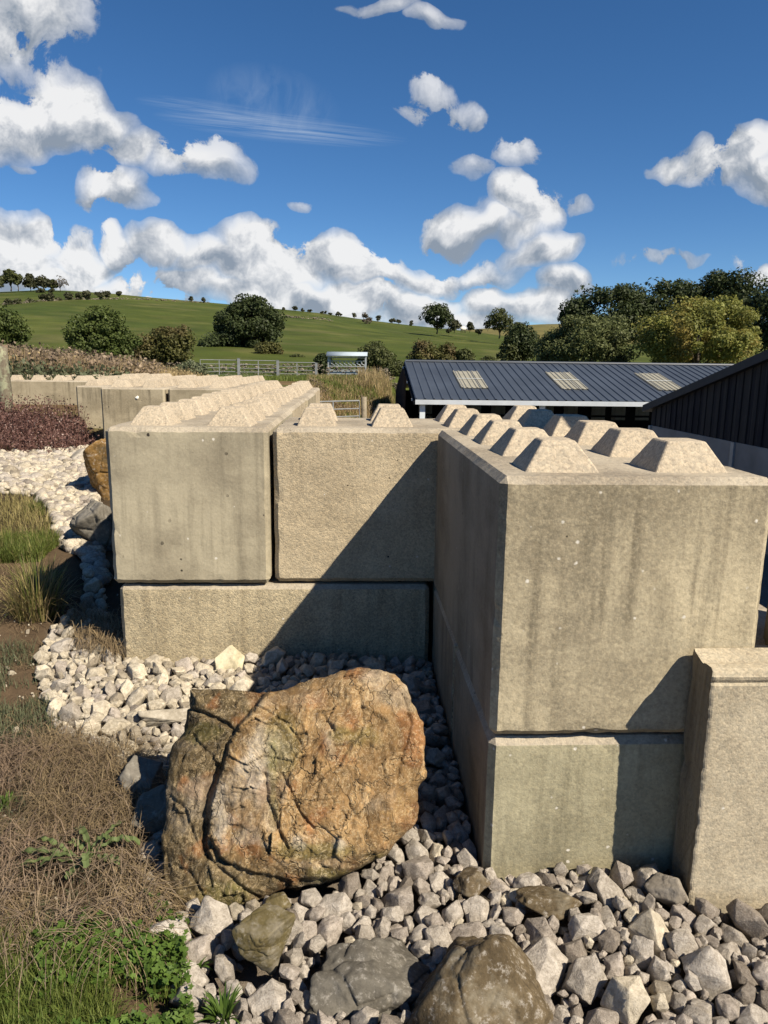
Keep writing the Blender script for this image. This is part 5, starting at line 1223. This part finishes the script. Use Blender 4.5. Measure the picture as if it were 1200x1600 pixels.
# tall brown weeds behind the bay walls
def px_band(x0, x1, D0_, D1_, n, r):
    xs = r.uniform(x0, x1, n); Ds = r.uniform(D0_, D1_, n); P_ = []
    for a, D in zip(xs, Ds): d = ray(a, 572); h = math.hypot(d[0], d[1]); P_.append((EYE[0]+d[0]/h*D, EYE[1]+d[1]/h*D))
    P_ = np.array(P_); return np.c_[P_, ground(P_[:, 0], P_[:, 1])], xs, Ds
def stalks(x0, x1, D0_, D1_, n, top_of, mt, wd_, name, label, r, cards=0, csz=.06, lean=.35, hmin=.5, hcap=9):
    P_, xs, Ds = px_band(x0, x1, D0_, D1_, n, r); tops = np.array([height_for(top_of(a), a, D) for a, D in zip(xs, Ds)])
    H_ = np.clip((tops-P_[:, 2])*r.uniform(hmin, 1.03, n), .15, hcap)
    parts = [blades(P_, H_, r.uniform(0, lean, n), wd_, r)]
    if cards:
        q_ = np.repeat(P_, cards, 0)+np.c_[r.normal(size=(n*cards, 2))*.10, np.repeat(H_, cards)*r.uniform(.35, 1.0, n*cards)]; nn = r.normal(size=(len(q_), 3)); nn /= np.linalg.norm(nn, axis=1)[:, None]
        parts.append(leaf_cards(q_, nn, csz, r))
    o = mesh(name, *merge(parts), mt); tag(o, label, 'weeds', kind='stuff'); return o
def topf(a): return float(np.interp(a, [-60, 0, 60, 150, 205, 240, 300, 340], [536, 538, 543, 552, 560, 566, 580, 596]))+rv.normal()*4
stalks(-60, 245, 16.5, 25, 9000, topf, L_brown, .022, 'tall_weeds', 'tall reddish brown dead willowherb behind the far block walls', rv, cards=4, csz=.085)
stalks(-60, 245, 16.5, 22, 8000, lambda a: topf(a)+4, L_tan, .018, 'tall_grass', 'pale seeding stalks among the tall brown weeds', rv, cards=1, csz=.06)
stalks(-20, 200, 15.5, 18.5, 1500, lambda a: topf(a)+22, L_sage, .02, 'bramble', 'dull green growth low in the brown weeds', rv, cards=7, csz=.09)
stalks(190, 335, 17, 30, 7000, lambda a: topf(a)+3, L_tan, .02, 'tall_grass', 'tan dry grass at the right end of the weed bank', rv, cards=1, csz=.06)
stalks(272, 320, 31, 34, 900, lambda a: 562+abs(a-298)*.5, L_sage, .03, 'bramble', 'dark green bramble patch at the left end of the gates', rv, cards=8, csz=.12)
def b2(a): return 590+rv.normal()*2
def surf(x0, x1, D0_, D1_, n, h0, h1, mt, wd_, name, label, r, cards=0, csz=.08, thr=None, seed=3):
    P_, xs, Ds = px_band(x0, x1, D0_, D1_, n, r)
    if thr is not None: P_ = P_[fb2(P_[:, 0]+90, P_[:, 1]+90, .35, seed) > thr]
    n = len(P_); H_ = r.uniform(h0, h1, n); parts = [blades(P_, H_, r.uniform(.05, .8, n), wd_, r)]
    if cards:
        q_ = np.repeat(P_, cards, 0)+np.c_[r.normal(size=(n*cards, 2))*.12, np.repeat(H_, cards)*r.uniform(.3, 1, n*cards)]; nn = r.normal(size=(len(q_), 3)); nn /= np.linalg.norm(nn, axis=1)[:, None]; parts.append(leaf_cards(q_, nn, csz, r))
    o = mesh(name, *merge(parts), mt); tag(o, label, 'grass', kind='stuff')
surf(480, 625, 24, 43, 15000, .12, .36, L_tan, .022, 'bank_grass', 'tan dry grass over the bank between the blocks and the barn', rv, thr=.36)
surf(470, 625, 30, 43.5, 9000, .12, .35, L_grass, .028, 'bank_grass', 'green patches in the grass of the bank', rv, thr=.47, seed=8)
surf(480, 625, 22, 36, 4000, .12, .32, L_brown, .03, 'bracken', 'rusty brown bracken low on the bank', rv, cards=3, csz=.08, thr=.47, seed=12)
surf(300, 620, 36, 46, 9000, .10, .28, L_grass, .028, 'field_grass', 'grass along the foot of the gates', rv)
surf(560, 612, 38, 45, 900, .4, .9, L_tan, .022, 'tall_grass', 'tall tan grass clump on the bank beside the barn gable', rv)

mg = scatter(ground_poly([(-100, 1000), (60, 1010), (110, 1180), (180, 1330), (220, 1440), (-100, 1500)]), 6000, rv, thr=.44, sc=4, seed=81)
o = mesh('low_grass', *blades(mg, rv.uniform(.02, .09, len(mg)), rv.uniform(.2, 1.3, len(mg)), .0028, rv), L_sage); tag(o, 'thin dull green grass growing through the straw and soil', 'grass', kind='stuff')
ds = scatter(ground_poly([(-100, 885), (60, 885), (70, 1000), (110, 1180), (-100, 1190)]), 1500, rv, thr=.42, sc=3, seed=83); ds[:, 2] += .006
o = mesh('dry_bits', *blades(ds, rv.uniform(.03, .12, len(ds)), rv.uniform(1.4, 1.7, len(ds)), .0022, rv, curl=1), L_straw); tag(o, 'dry bits of straw scattered over the bare soil', 'straw', kind='stuff')

d = ray(905, 709); tq = (0-EYE[2])/d[2]; q0 = EYE+d*tq; V0, F0 = lobed(3, .2, 19, .5); V0 = V0*np.array([.014, .032, .02])
V0 = V0@np.array(Matrix.Rotation(1.35, 3, 'Z')).T
o = mesh('dead_leaf', V0, [tuple(f) for f in F0], L_brown, None, True, (q0[0], q0[1], .006)); tag(o, 'curled brown dead leaf on top of the nearest block between the stud rows', 'leaf')

surf(475, 620, 12, 27, 9000, .10, .34, L_tan, .016, 'bank_grass', 'tan grass low in the dip behind the long studded row', rv)
surf(475, 620, 12, 30, 5000, .08, .26, L_grass, .016, 'bank_grass', 'green blades low in the dip behind the long studded row', rv, thr=.45, seed=31)
surf(475, 620, 14, 30, 3000, .10, .30, L_brown, .02, 'bracken', 'rusty dead growth low in the dip by the pale gate', rv, cards=3, csz=.06, thr=.42, seed=35)
